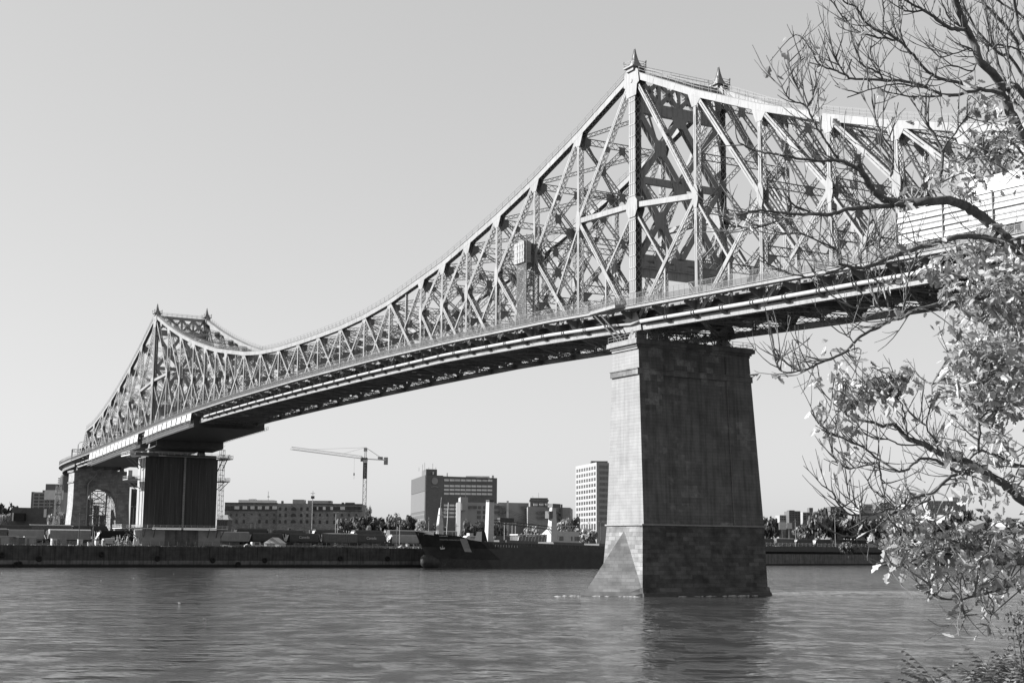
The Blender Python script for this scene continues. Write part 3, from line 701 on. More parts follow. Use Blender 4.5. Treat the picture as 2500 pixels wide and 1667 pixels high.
mb.build('upper_platform', M['pale'], scf)
mb = MB(); mb.box(4,24,s2-7.85,s2-7.7,42.3,42.75); mb.box(-8,1,s2-7.85,s2-7.7,42.2,43.4); mb.build('toe_board', M['dkmetal'], scf)
mb = MB(); deckrail(mb,-12,29.5,s2-8.6,s2-6.5,14.7,.3); deckrail(mb,-12,-4.6,s2-6.4,s2+6,14.7,.3); mb.build('lower_platform', M['pale'], scf)
mb = MB()
for q in (-3,.8,22,25.5): mb.bar((q,s2-8.4,14.4),(q,s2-6.2,11.2),.25,.25)
for a in ((-10,-4.4),(29,27)): 
    for y in (s2-6,s2): mb.bar((a[0],y,42.2),(a[1],y,37.5),.3,.3); mb.bar((a[0],y,14.4),(a[1],y,10.5),.3,.3)
mb.build('bracket', M['dkmetal'], scf)
for q0, q1, zz, qx, qw_ in ((-9.5,-4.6,33.4,-9,-4.4),(27.2,31,33.6,30.5,27)):
    mb = MB(); deckrail(mb,q0,q1,s2-4,s2+3.5,zz,.4)
    for y in (s2-3.5,s2+2.5): mb.bar((qx,y,33.1),(qw_,y,29.5),.25,.25)
    mb.build('side_platform', M['mid'], scf)
mb = MB(); mb.box(-9.4,-7.8,s2-3.9,s2-2.2,33.7,36.6); mb.build('site_cabin', M['white'], scf)
mb = MB()
for y in (s2-3,s2-1):
    for x in (27.3,28.9): mb.bar((x,y,QZ),(x,y,46),.12,.12,(0,1,0))
z = QZ
while z < 46:
    for y in (s2-3,s2-1): mb.bar((27.3,y,z),(28.9,y,z),.09,.09); mb.bar((27.3,y,z),(28.9,y,z+2),.07,.07)
    mb.bar((27.3,s2-3,z),(27.3,s2-1,z),.09,.09); mb.bar((28.9,s2-3,z),(28.9,s2-1,z),.09,.09); z += 2
mb.build('stair_tower', M['dkmetal'], scf)
# hung containment: platform, trestle and tarpaulins
ct = thing('hanging_enclosure', 'white tarpaulin enclosure with dark platform slung under the far deck', 'enclosure', ORG, PHI)
for sa, sb, th in ((270,332,2.6),(341,424,3.1)):
    n = 10 if sa < 300 else 13
    for i in range(n):
        a, b = sa+(sb-sa)*i/n, sa+(sb-sa)*(i+1)/n-1.3; mb = MB()
        mb.add([(-3.6,a,zf(a)-.1),(-3.6,b,zf(b)-.1),(-3.9,b,zf(b)-th),(-3.9,a,zf(a)-th),(-3.45,a,zf(a)-.1),(-3.45,b,zf(b)-.1),(-3.7,b,zf(b)-th),(-3.7,a,zf(a)-th)],
               [(0,3,2,1),(4,5,6,7),(0,1,5,4),(1,2,6,5),(2,3,7,6),(3,0,4,7)])
        mb.build('tarpaulin', M['tarp'], ct)
    mb = MB(); k = int((sb-sa)/2.2)
    for i in range(k):
        a, b = sa+(sb-sa)*i/k, sa+(sb-sa)*(i+1)/k
        for q in (-4.2,-2.6):
            za, zc = zf(a)-th, zf(b)-th
            mb.bar((q,a,za),(q,b,zc),.14,.14); mb.bar((q,a,za-1.2),(q,b,zc-1.2),.14,.14); mb.bar((q,a,za-.6),(q,b,zc-.6),.08,.08)
            mb.bar((q,a,za),(q,a,za-2.2),.1,.1,(0,1,0)); mb.bar((q,a,za-1.2),(q,b,zc-2.2),.1,.1); mb.bar((q,a,za-2.2),(q,b,zc-2.2),.16,.16); mb.bar((q,b,zc-1.2),(q,a,za-2.2),.1,.1)
    mb.build('trestle_walkway', M['rail'], ct)
    mb = MB(); run(mb, 10.5, lambda s: zf(s)-th-2.0, 26, .4, sa, sb, 4); run(mb, -2.4, lambda s: zf(s)-th-.5, .2, 2.6, sa, sb, 4); run(mb, 23.4, lambda s: zf(s)-th-.6, .2, 2.9, sa+2, sb, 4)
    mb.box(-2.4,23.4,sa+.1,sa+.3,zf(sa)-th-2.2,zf(sa)-1.2)
    if sa < 300: run(mb, 10.5, lambda s: zf(s)-7.1, 26.6, .4, 318, 332, 4); run(mb, 23.7, lambda s: zf(s)-5.5, .2, 3.4, 318, 332, 4); mb.box(-2.4,23.6,318,318.2,zf(318)-7.2,zf(318)-4)
    mb.build('work_platform', M['dark'], ct)
    mb = MB(); s = sa
    while s < sb: mb.bar((24.8,s,zf(s)-th-2.0),(24.8,s,zf(s)-th-.9),.09,.09,(0,1,0)); s += 2
    for h_ in (.9,1.5,2.0): run(mb, 24.8, lambda s, h_=h_: zf(s)-th-h_, .08, .08, sa, sb)
    mb.build('platform_rail', M['rail'], ct)
# white sheeting on the right anchor arm
wsht = thing('sheeted_enclosure', 'long white horizontally battened sheeting covering the truss at right', 'enclosure', ORG, PHI)
def wz_(s): return zf(s)+2.6
ss = [-68.2-i*4.4 for i in range(14)]
for i, (a, b) in enumerate(zip(ss, ss[1:])):
    mb = MB(); hh = 4.8+ (0 if i < 3 else 2.3)
    for j in range(6):
        z0, z1 = hh*j/6+.03, hh*(j+1)/6-.03; t = .16*(1-j%2)
        mb.hexa([(-1.3-t,b,wz_(b)+z0),(-1.1,b,wz_(b)+z0),(-1.1,a,wz_(a)+z0),(-1.3-t,a,wz_(a)+z0),(-1.3,b,wz_(b)+z1),(-1.1,b,wz_(b)+z1),(-1.1,a,wz_(a)+z1),(-1.3,a,wz_(a)+z1)])
    mb.build('sheet_panel', M['tarp'], wsht)
mb = MB()
for s in ss[::2]: mb.box(-1.55,-1.4,s-.08,s+.08,wz_(s)-2.2,wz_(s)+5)
for j in range(1,6): run(mb, -1.5, lambda s, j=j: wz_(s)+4.8*j/6, .06, .08, ss[-1], ss[0], 4.4)
mb.build('scaffold_tube', M['dkmetal'], wsht)
# hoist mast with white cabin on the walkway
hs = thing('hoist_tower', 'dark mesh hoist mast topped by white battened cabin on the walkway', 'hoist', ORG, PHI)
zh = zf(38)+.5
mb = MB()
for q in (-2.5,-.9):
    for s in (36.6,40.4): mb.box(q-.08,q+.08,s-.08,s+.08,zh,zh+19.5)
z = zh
while z < zh+13.5:
    for q in (-2.5,-.9): mb.bar((q,36.6,z),(q,40.4,z+1.1),.07,.07); mb.bar((q,36.6,z),(q,40.4,z),.09,.09); mb.bar((q,40.4,z),(q,36.6,z+1.1),.07,.07)
    for s in (36.6,40.4): mb.bar((-2.5,s,z),(-.9,s,z),.08,.08)
    z += 1.1
mb.build('mast', M['dkmetal'], hs)
mb = MB()
for i in range(36):
    z = zh+.2+i*.37; mb.bar((-2.62,36.7,z),(-2.62,40.3,z),.02,.1)
for i in range(14): s = 36.8+i*.26; mb.bar((-2.62,s,zh),(-2.62,s,zh+13.4),.02,.08,(0,1,0))
mb.build('mesh_screen', M['dkmetal'], hs)
mb = MB()
for j in range(6): mb.box(-2.95-(.05 if j%2 else 0),-1.2,36.9,41.0,zh+13.6+j*.74+.02,zh+13.6+(j+1)*.74-.02)
mb.build('cabin', M['towerwhite'], hs)
mb = MB()
for y_ in (37.6,38.6,39.7): mb.box(-3.06,-2.98,y_-.05,y_+.05,zh+13.7,zh+17.9)
mb.build('cabin_batten', M['mid'], hs)
mb = MB(); mb.box(-1.2,.9,36.6,40.6,zh+13.4,zh+15.4); mb.box(-1.2,1.1,36.4,40.8,zh+15.5,zh+15.8); mb.box(-1.2,.4,37,40.4,zh+15.9,zh+17.8); mb.build('machine_box', M['dkmetal'], hs)
# ------------------------------------------------------------------ arched end pier and curved approach
ep = thing('arched_pier', 'masonry portal pier with round arch under the left bridge end', 'pier', ORG, PHI)
sA, sB = 458, 470; zt_ = 41.6; GZ = 10.4
mb = MB(); arch = []; na = 14; qa, qb, zs = 3.8, 18.2, 26.6; rc = (qa+qb)/2; rr = (qb-qa)/2
arch = [(qa,GZ)]+[(rc-rr*cos(pi*i/na), zs+rr*1.05*sin(pi*i/na)) for i in range(na+1)]+[(qb,GZ)]
def face(s): return [(q,s,z) for q,z in arch]
# body as strips above and beside the arch
mb.hexa([(-3.2,sA,GZ),(qa,sA,GZ),(qa,sB,GZ),(-3.2,sB,GZ),(-2.2,sA+.3,zs),(qa,sA+.3,zs),(qa,sB,zs),(-2.2,sB,zs)])
mb.hexa([(qb,sA,GZ),(24.6,sA,GZ),(24.6,sB,GZ),(qb,sB,GZ),(qb,sA+.3,zs),(23.8,sA+.3,zs),(23.8,sB,zs),(qb,sB,zs)])
mb.box(-2.2,qa,sA+.3,sB,zs,zt_); mb.box(qb,23.8,sA+.3,sB,zs,zt_)
ap = arch[1:-1]
for (q0,z0),(q1,z1) in zip(ap, ap[1:]): mb.hexa([(q0,sA+.5,z0),(q1,sA+.5,z1),(q1,sB,z1),(q0,sB,z0),(q0,sA+.5,zt_),(q1,sA+.5,zt_),(q1,sB,zt_),(q0,sB,zt_)])
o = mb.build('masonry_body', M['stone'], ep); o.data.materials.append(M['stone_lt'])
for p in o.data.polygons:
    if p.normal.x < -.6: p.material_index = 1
mb = MB(); mb.box(-2.6,5.2,sA,sB+.3,36.6,37.3); mb.box(18.8,24.2,sA,sB+.3,36.6,37.3); mb.box(-2.8,24.4,sA-.2,sB+.4,zt_,zt_+.9); mb.build('cornice', M['stone'], ep)
mb = MB(); mb.tube([(4.2,sA-.3,GZ+1),(4.2,sA-.3,36.2),(8,sA-.3,41)], .28, 8); mb.build('downpipe', M['mid'], ep)
# steel tower legs and scaffold seen beside and through the arch
st = thing('steel_bent', 'steel trestle bent carrying the approach deck behind the arched pier', 'trestle', ORG, PHI)
mb = MB()
for q in (4,12,20): mb.bar((q-.8,486,GZ),(q,486,40),.8,.8,(0,1,0))
mb.build('leg', M['steel_dk'], st)
mb = MB()
for z in (16,22,28,34):
    mb.bar((4,486,z),(20,486,z),.4,.5)
for (a,b) in ((4,12),(12,20)):
    for z in (10.5,16,22,28): mb.bar((a,486,z),(b,486,z+6),.3,.3); mb.bar((b,486,z),(a,486,z+6),.3,.3)
mb.build('cross_bracing', M['steel_dk'], st)
sf2 = thing('scaffold_tower', 'thin steel scaffold standing inside the round arch', 'scaffold', ORG, PHI)
mb = MB()
for q in (4.4,6,8,9.6,11,12.4,13.8,15.2,16.6,17.8):
    for s in (466,474): mb.bar((q,s,GZ),(q,s,32),.1,.1,(0,1,0))
for z in range(12,32,2):
    for s in (466,474): mb.bar((4.4,s,z),(17.8,s,z),.09,.09)
    for q in (6.8,9.6,12.4,15.2): mb.bar((q,466,z),(q+1.4,466,z+2),.07,.07)
mb.build('frame', M['rail'], sf2)
mb = MB()
for z in (14,18,22,26): mb.box(9,16,466.2,473.8,z-.1,z+.1)
mb.build('plank_floor', M['mid'], sf2)
mb = MB()
for s in (487.5,490):
    mb.bar((-4.2,s,GZ),(-3.6,s,36),.3,.3,(0,1,0)); mb.bar((-1.6,s,GZ),(-1.6,s,36),.3,.3,(0,1,0))
    for z in range(12,37,5): mb.bar((-4.1,s,z),(-1.6,s,z),.2,.2); mb.bar((-4.1,s,z),(-1.6,s,z+5),.16,.16); mb.bar((-1.6,s,z),(-4,s,z+5),.16,.16)
mb.build('pale_frame', M['mid'], sf2)
mb = MB()
for i in range(150):
    q, s, z = rnd(4.2,17.6), rnd(467,480), rnd(GZ,33)
    if random.random() < .6: mb.bar((q,s,z),(q,s,min(34,z+rnd(2,7))),.16,.16,(0,1,0))
    else: mb.bar((q,s,z),(min(17.8,q+rnd(1.5,5)),s+rnd(-.5,.5),z+rnd(-2,2)),.16,.2)
tag(mb.build('inner_bracing', M['dkmetal'], sf2), kind='stuff')
mb = MB()
for q0, q1, z0, z1 in ((8.5,12.2,13,30),(12.6,15.2,GZ,27),(5.2,7.6,15,24),(15.6,17.9,12,22)): mb.box(q0,q1,481,481.15,z0,z1)
mb.build('netting', M['dkmetal'], sf2)
avp = thing('approach_viaduct', 'curved approach deck with railing sweeping away at the far left end', 'viaduct', ORG, PHI)
R0 = 62; sc0 = SPAN+AEND+.4
def arcp(q, a, dz): return (R0-(R0-q)*cos(a), sc0+20+(R0-q)*sin(a), dz)
cl = [(0,None)]
def apath(q, dz, n=16, amax=1.5):
    pts = [(q, sc0, zf(sc0)+dz), (q, sc0+10, zf(sc0)-.4+dz), (q, sc0+20, zf(sc0)-.9+dz)]
    for i in range(1, n+1): a = amax*i/n; pts.append(arcp(q, a, zf(sc0)-.9-3.6*a+dz))
    return pts
def ribbon(mb, q0, q1, z0, z1):
    A, B, Cc, D = apath(q0,z0), apath(q1,z0), apath(q1,z1), apath(q0,z1)
    return mb.loft([[a,b,c,d] for a,b,c,d in zip(A,B,Cc,D)])
mb = MB(); ribbon(mb,-3.3,23.5,.2,.5); mb.build('roadway', M['deck'], avp)
mb = MB(); ribbon(mb,-3.5,-3.3,0,.62); mb.build('fascia', M['steel'], avp)
mb = MB()
for q in (-1.5,3,8,13,18,22): ribbon(mb,q-.2,q+.2,-2.4,.2)
mb.build('girder', M['steel_dk'], avp)
mb = MB(); A = apath(-3.3,0,40)
for hh in (.75,1.8,2.75):
    for p, r in zip(A, A[1:]): mb.bar(Vector(p)+Vector((0,0,hh)), Vector(r)+Vector((0,0,hh)), .07, .07)
for p, r in zip(A, A[1:]):
    p, r = Vector(p), Vector(r); k = max(1,int((r-p).length/.3))
    for i in range(k): x = p.lerp(r,i/k); wd = .09 if i%5 == 0 else .035; mb.bar(x+Vector((0,0,.5)), x+Vector((0,0,2.75 if i%5 == 0 else 1.8)), wd, wd, (0,1,0))
mb.build('railing', M['rail'], avp)
# lamp posts and gantry on the approach
def road_lamp(q, s, z, hgt, arm, label):
    t = thing('road_lamp', label, 'street lamp', bw_(q,s,z), PHI, 'lamps on the approach deck')
    mb = MB(); mb.tube([(0,0,0),(0,0,hgt*.82)], [.24,.18], 6); mb.build('pole', M['dkmetal'], t)
    mb = MB(); mb.tube([(0,0,hgt*.82),(arm*.15,0,hgt*.92),(arm*.5,0,hgt*.985),(arm,0,hgt)], .13, 5); mb.build('arm', M['dkmetal'], t)
    mb = MB(); mb.loft([[(arm-.1,-.2,hgt-.08),(arm-.1,.2,hgt-.08),(arm-.1,.2,hgt+.08),(arm-.1,-.2,hgt+.08)],[(arm+.9,-.12,hgt-.02),(arm+.9,.12,hgt-.02),(arm+.9,.12,hgt+.1),(arm+.9,-.12,hgt+.1)]]); mb.build('lamp_head', M['dkmetal'], t)
z0 = zf(sc0)+.5
road_lamp(1,sc0+7,z0,9.5,4.5,'lone curved-arm lamp post, left of the two beside the bridge end')
road_lamp(21,sc0+2,z0,11,4,'tall curved-arm lamp post close against the inclined bridge end post')
road_lamp(22,sc0+1,z0,7,-2.2,'short-armed lamp post pointing left beside the inclined bridge end post')
gt = thing('sign_gantry', 'overhead sign gantry frame on the approach deck at far left', 'gantry', bw_(0,sc0+13,z0-.4), PHI)
mb = MB()
for x in (-.4,20): mb.box(x-.25,x+.25,-.25,.25,0,6.2)
mb.build('post', M['dkmetal'], gt)
mb = MB(); mb.lattice((-.4,0,5.7),(20,0,5.7),1.2,.2,.12,1.6); mb.build('beam', M['dkmetal'], gt)
for x in (3,8.5): mb = MB(); mb.box(x,x+2.6,-.4,-.3,4.2,6.8); mb.build('sign_back', M['dkmetal'], gt)

# broken water at the foot of the near pier
random.seed(3); mb = MB()
def foam(q, s):
    a = rnd(.25,.9); w_ = rnd(.1,.28); h = rnd(.04,.14); mb.add([(q-a,s,.0),(q,s-w_,.0),(q+a,s,.0),(q,s+w_,.0),(q,s,h)],[(0,1,4),(1,2,4),(2,3,4),(3,0,4)])
for i in range(26): foam(rnd(3,23)+random.gauss(0,.6), -8.0-abs(random.gauss(0,.35)))
for i in range(14): t = rnd(0,1); foam(lerp(-11.8,-4,t)-.3+rnd(-.4,.2), lerp(0,-7,t)-.5)
for i in range(9): foam(-12-abs(random.gauss(0,3)), rnd(-1.5,1.5))
fo = mb.build('foam', M['pale']); fo.location = ORG; fo.rotation_euler = (0,0,PHI); tag(fo, kind='stuff')
mb = MB()
for s0_, q0_, L_, hh, wv in ((-9,26,95,.34,1.6),(-12.5,30,80,.26,1.4),(-5,27,110,.30,1.8),(0,30,90,.22,1.5),(-17,42,70,.22,1.6),(5,34,100,.2,1.6)):
    sec = []
    for k in range(40):
        t = k/39; q = q0_+L_*t; s = s0_-16*t*t+1.2*sin(t*9); h = hh*sin(pi*min(1,t*4+.05)/1)*(1-t) if t < .24 else hh*(1-t); h = hh*min(1,t*6)*(1-t)**.8; ww = wv*(1+t)
        sec.append([(q,s-ww,-.12),(q,s-ww*.4,h*.75-.05),(q,s,h),(q,s+ww*.5,h*.6-.05),(q,s+ww,-.12)])
    mb.loft(sec, close=False, caps=False)
wk = mb.build('wake', M['water'], smooth=True); wk.location = ORG; wk.rotation_euler = (0,0,PHI); tag(wk, kind='structure')
# ------------------------------------------------------------------ water, banks, quay
mb = MB(); mb.add([(-4000,-200,0),(4000,-200,0),(4000,4000,0),(-4000,4000,0)], [(0,1,2,3)]); tag(mb.build('river', M['water']), kind='structure')
qa_, qb_ = onz(-200,1384,0), onz(1500,1384,0)
qdir = (qb_-qa_).normalized(); qn = Vector((-qdir.y, qdir.x, 0))      # qn points inland
if qn.y < 0: qn = -qn
def qp(u, off=0, z=0):                # point on the quay line seen at column u, moved inland by off
    t0, t1 = 0, 1
    r = ray(u, 1337); den = qdir.x*r.y-qdir.y*r.x; q0 = qa_+qn*off; t = (r.x*q0.y-r.y*q0.x)/den
    p = q0+qdir*t; return Vector((p.x,p.y,z))
QT, RT = 7.9, 10.6
L0 = qa_-qdir*500; L1 = qp(1130)
rb0, rb1 = onz(1560,1379.5,0), onz(2600,1378,0); rdir = (rb1-rb0).normalized(); rb2 = rb1+rdir*900
ground = MB()
far = 6000
poly = [(L0.x,L0.y),(L1.x,L1.y),(L1.x+qn.x*30,L1.y+qn.y*30),(rb0.x,rb0.y),(rb1.x,rb1.y),(rb2.x,rb2.y),(3900,far),(-3900,far),(-3900,L0.y)]
mb = MB(); mb.add([(x,y,QT-.35) for x,y in poly], [tuple(range(len(poly)))]); tag(mb.build('ground', M['ground']), kind='structure')
# near quay wall of cast panels
qw = thing('quay_wall', 'long dark concrete quay wall with tyre fenders at left and centre', 'quay wall', tuple(L0), atan2(qdir.y,qdir.x))
LEN = (L1-L0).length
mb = MB(); x = 0; i = 0
while x < LEN-1: 
    x2 = min(LEN, x+19.5); mb.box(x+.12,x2-.12,0,3.2,-3,QT-.1+rnd(-.12,.12)); x = x2
mb.build('wall_panel', M['quay'], qw)
mb = MB(); mb.box(0,LEN,.35,2.8,-3,QT-.4); mb.box(0,LEN,-.22,-.0,1.1,2.5); mb.build('waterline_plinth', M['quay_lt'], qw)
mb = MB(); mb.box(0,LEN,-.3,.2,-3,.75); mb.build('tide_band', M['black'], qw)
mb = MB(); mb.box(LEN-2.5,LEN-.1,3.2,30,-3,QT-.4); mb.build('return_wall', M['quay'], qw)
for x in (445,492,541,588,640):
    mb = MB()
    for k in (-.25,.25): mb.box(x+k-.04,x+k+.04,-.2,-.12,.3,QT+.2)
    for i in range(20): mb.box(x-.25,x+.25,-.19,-.13,.6+i*.36,.66+i*.36)
    mb.build('ladder', M['dkmetal'], qw)
# weeds along the coping
mb = MB()
for i in range(2600):
    x = rnd(420,LEN); y = rnd(.2,5); h = rnd(.15,.6)*(1 if random.random()<.8 else 1.8); a = rnd(0,pi); c, s_ = cos(a)*.25, sin(a)*.25
    mb.add([(x-c,y-s_,QT-.2),(x+c,y+s_,QT-.2),(x+rnd(-.2,.2),y+rnd(-.1,.1),QT-.2+h)], [(0,1,2)])
wd_ = mb.build('weeds', M['grass']); wd_.location = L0; wd_.rotation_euler = (0,0,atan2(qdir.y,qdir.x)); tag(wd_, kind='stuff')
# tyre fenders
def torus(mb, R, r, n=16, m=8):
    rings = [[((R+r*cos(2*pi*j/m))*cos(2*pi*i/n), r*sin(2*pi*j/m), (R+r*cos(2*pi*j/m))*sin(2*pi*i/n)) for j in range(m)] for i in range(n)]
    vs = [p for g in rings for p in g]; fs = [(i*m+j,((i+1)%n)*m+j,((i+1)%n)*m+(j+1)%m,i*m+(j+1)%m) for i in range(n) for j in range(m)]
    return mb.add(vs, fs)
t0 = None
fl = ['leftmost fender tyre hanging low near the waterline','second tyre of the low pair at far left','big fender tyre hanging at mid height left of the arched pier','high tyre near the coping below the pale cabins','tyre high on the wall left of the dark cladded pier','tyre low below the left edge of the dark cladded pier','tyre low on the wall under the rubbish chute','tyre low right of the dark cladded pier','tyre low beneath the white tent','tyre high on the wall below the loaded hopper wagons','tyre right of the wall joint near the ship bow']
for i, (u, v) in enumerate([(42,1378),(50,1376.5),(97,1363.5),(6,1354),(249,1352),(386,1363),(521,1367),(648,1367),(583,1377),(832,1362.5),(947,1363)]):
    p = qp(u,-.45); p.z = wz(u,v,p.y)
    if t0 is None:
        mb = MB(); torus(mb,.72,.36); mb.box(-.8,.8,-.05,.3,-.8,.8); t0 = mb.build('fender_tyre', M['black']); o = t0
    else: o = t0.copy(); COL.objects.link(o)
    o.location = p; o.rotation_euler = (0,0,atan2(qdir.y,qdir.x)); tag(o, fl[i], 'tyre', 'tyre fenders on the quay wall')
# right quay, two tiers
rw = thing('quay_wall', 'two-tier quay wall with dark upper bank right of the near pier', 'quay wall', tuple(rb0), atan2(rdir.y,rdir.x))
LR = (rb2-rb0).length
zr = wz(2000,1352,rb0.y+ (rb1.y-rb0.y)*.3)
mb = MB(); x = 0
while x < LR: mb.box(x+.1,min(LR,x+22)-.1,0,3,-3,6.2); x += 22
mb.box(0,.8,0,40,-3,6.2); mb.build('wall_panel', M['quay_lt'], rw)
mb = MB(); mb.box(0,LR,3,9,-3,5.9); mb.box(0,LR,5,9,5.9,RT); mb.build('upper_wall', M['dark'], rw)
mb = MB(); mb.box(0,LR,-.2,0,-3,.7); mb.build('tide_band', M['black'], rw)
# railway embankment (long terrace behind the quay)
EY = 600
em0, em1 = qp(-250,48), qp(1560,48)
mb = MB(); e0, e1 = em0-qdir*300, em1
bk = qn*900
mb.add([(e0.x,e0.y,QT-.6),(e1.x,e1.y,QT-.6),(e1.x+qn.x*5,e1.y+qn.y*5,8.7),(e0.x+qn.x*5,e0.y+qn.y*5,8.7),(e0.x+bk.x,e0.y+bk.y,8.7),(e1.x+bk.x,e1.y+bk.y,8.7)], [(0,1,2,3),(3,2,5,4)])
tag(mb.build('embankment', M['gravel']), kind='structure')
mb = MB(); a_, b_ = rb0, rb2; n2 = Vector((-rdir.y,rdir.x,0)); n2 = n2 if n2.y > 0 else -n2
mb.add([(a_+n2*8.8)+Vector((0,0,RT-.05)),(b_+n2*8.8)+Vector((0,0,RT-.05)),(b_+n2*1200)+Vector((0,0,RT-.05)),(a_+n2*1200+rdir*200)+Vector((0,0,RT-.05))], [(0,1,2,3)])
tag(mb.build('rail_yard', M['gravel']), kind='structure')
QA = atan2(qdir.y,qdir.x); RA = atan2(rdir.y,rdir.x)
# ------------------------------------------------------------------ rail wagons
def wagon_proto(kind, m, word=None):
    t = thing('rail_wagon', 'x', 'rail wagon'); Lw = 15.6
    mb = MB()
    if kind == 'hopper':
        sec = lambda x, k: [(x,-1.5*k,1.3),(x,-1.6,2.0),(x,-1.6,4.1),(x,-1.1,4.6),(x,1.1,4.6),(x,1.6,4.1),(x,1.6,2.0),(x,1.5*k,1.3)]
        mb.loft([sec(-Lw/2+1.7,.9), sec(-Lw/2+2.4,1), sec(Lw/2-2.4,1), sec(Lw/2-1.7,.9)])
        for i in range(3):
            x = -4.4+i*4.4; mb.hexa([(x-.5,-.8,.55),(x+.5,-.8,.55),(x+.5,.8,.55),(x-.5,.8,.55),(x-2,-1.4,1.4),(x+2,-1.4,1.4),(x+2,1.4,1.4),(x-2,1.4,1.4)])
    elif kind == 'tank':
        mb.tube([(-Lw/2+.9,0,2.9),(-Lw/2+1.3,0,2.9),(Lw/2-1.3,0,2.9),(Lw/2-.9,0,2.9)], [.9,1.5,1.5,.9], 16)
        mb.tube([(0,0,4.2),(0,0,4.8)], .6, 10)
    else:
        mb.box(-Lw/2+.5,Lw/2-.5,-1.5,1.5,1.2,4.5)
        for i in range(15): x = -Lw/2+.9+i*(Lw-1.8)/14; mb.box(x-.08,x+.08,-1.6,-1.5,1.3,4.4)
        mb.hexa([(-Lw/2+.5,-1.55,4.5),(Lw/2-.5,-1.55,4.5),(Lw/2-.5,1.55,4.5),(-Lw/2+.5,1.55,4.5),(-Lw/2+.5,-.3,4.85),(Lw/2-.5,-.3,4.85),(Lw/2-.5,.3,4.85),(-Lw/2+.5,.3,4.85)])
    mb.build('wagon_body', m, t)
    mb = MB(); mb.box(-Lw/2,Lw/2,-.35,.35,.9,1.25); mb.box(-Lw/2,-Lw/2+.2,-1.4,1.4,.9,1.5); mb.box(Lw/2-.2,Lw/2,-1.4,1.4,.9,1.5); mb.build('underframe', M['dark'], t)
    for sx in (-1,1):
        mb = MB()
        for k in (-.85,.85):
            for y in (-.75,.75): mb.tube([(sx*5.6+k,y-.07,.46),(sx*5.6+k,y+.07,.46)], .46, 10)
        mb.box(sx*5.6-1.3,sx*5.6+1.3,-.95,-.85,.35,.75); mb.build('bogie', M['black'], t)
    if kind == 'hopper':
        for sx in (-1,1):
            mb = MB(); x = sx*(Lw/2-.5); mb.plate([(x,-1.3,1.4),(x,1.3,1.4),(x-sx*.9,1.4,3.9),(x-sx*.9,-1.4,3.9)], (sx*.12,0,0))
            for y in (-1.3,1.3): mb.bar((x+sx*.3,y,1.3),(x+sx*.3,y,4.3),.12,.12,(0,1,0))
            mb.build('end_ladder', M['pale'], t)
    if word:
        text_mesh(word, 1.5, M['pale'], 'lettering', t, Matrix.Translation((0 if word != 'CN' else 3.5,-1.62,3.0)) @ Matrix.Rotation(pi/2,4,'X'))
    return t
def place_wagon(proto, first, u, off, z, label, ang=QA, grp='rail wagons on the quay sidings', pos=None):
    p = pos or qp(u,off,z); p = Vector((p.x,p.y,z))
    if first: proto.location = p; proto.scale = (1.13,1.13,1.13); proto.rotation_euler = (0,0,ang); proto['label'] = label; proto['group'] = grp; return proto
    return copy_tree(proto, p, ang, label, group=grp)
pc = wagon_proto('hopper', M['dark'], 'Canada'); ph = wagon_proto('hopper', M['dark']); pm = wagon_proto('hopper', M['mid']); pb = wagon_proto('box', M['dkmetal']); pt = wagon_proto('tank', M['dark']); pn = wagon_proto('hopper', M['black'], 'CN'); pbd = wagon_proto('box', M['mid'])
front = [(pc,True,738,'dark hopper wagon lettered Canada, above the white tent'),(pb,True,828,'grey ribbed boxcar between the two Canada hoppers'),(pc,False,902,'dark hopper wagon lettered Canada, left of a pale wagon'),
 (pm,True,985,'pale grey hopper wagon nearest the ship bow'),(ph,True,648,'plain dark hopper wagon behind the white tent roof'),(pbd,True,560,'grey boxcar right of the dark cladded pier base'),
 (pn,True,283,'black hopper wagon lettered CN beside the dark cladded pier'),(pbd,False,168,'grey boxcar in front of the arched pier left leg'),(pm,False,60,'grey hopper wagon at far left behind the site cabins'),(pb,False,-40,'ribbed boxcar cut by the left picture edge')]
for pr, f, u, lb in front: place_wagon(pr, f, u, 58, 8.75, lb)
second = [(pt,True,705,'round dark tank wagon behind the first Canada hopper'),(ph,False,800,'dark hopper in the second row above the ribbed boxcar'),(ph,False,895,'dark hopper in the second row above the right Canada hopper'),
 (pb,False,985,'ribbed boxcar in the second row behind the pale hopper'),(ph,False,612,'dark hopper in the second row left of the tank wagon'),(ph,False,215,'dark hopper in the second row below the round arch'),(ph,False,30,'dark hopper in the second row under the black roofs'),(pb,False,120,'ribbed boxcar in the second row left of the arched pier'),(pb,False,1075,'ribbed boxcar in the second row behind the ship bow')]
for pr, f, u, lb in second: place_wagon(pr, f, u, 70, 10.7, lb)
mb = MB(); s0_, s1_ = qp(-300,65,0), qp(1180,65,0); 
mb.add([(s0_.x,s0_.y,8.6),(s1_.x,s1_.y,8.6),(s1_.x+qn.x*1.5,s1_.y+qn.y*1.5,10.65),(s0_.x+qn.x*1.5,s0_.y+qn.y*1.5,10.65),(s0_.x+qn.x*12,s0_.y+qn.y*12,10.65),(s1_.x+qn.x*12,s1_.y+qn.y*12,10.65)], [(0,1,2,3),(3,2,5,4)]); tag(mb.build('rail_bank', M['gravel']), kind='structure')
mid_row = [(pb,1240,'ribbed boxcar behind the excursion boat canopy'),(pbd,1330,'grey boxcar behind the right ship mast'),(ph,1420,'dark hopper right of the excursion boat'),(ph,1165,'dark hopper behind the left white ship mast')]
for pr, u, lb in mid_row: place_wagon(pr, False, u, 62, 8.75, lb)
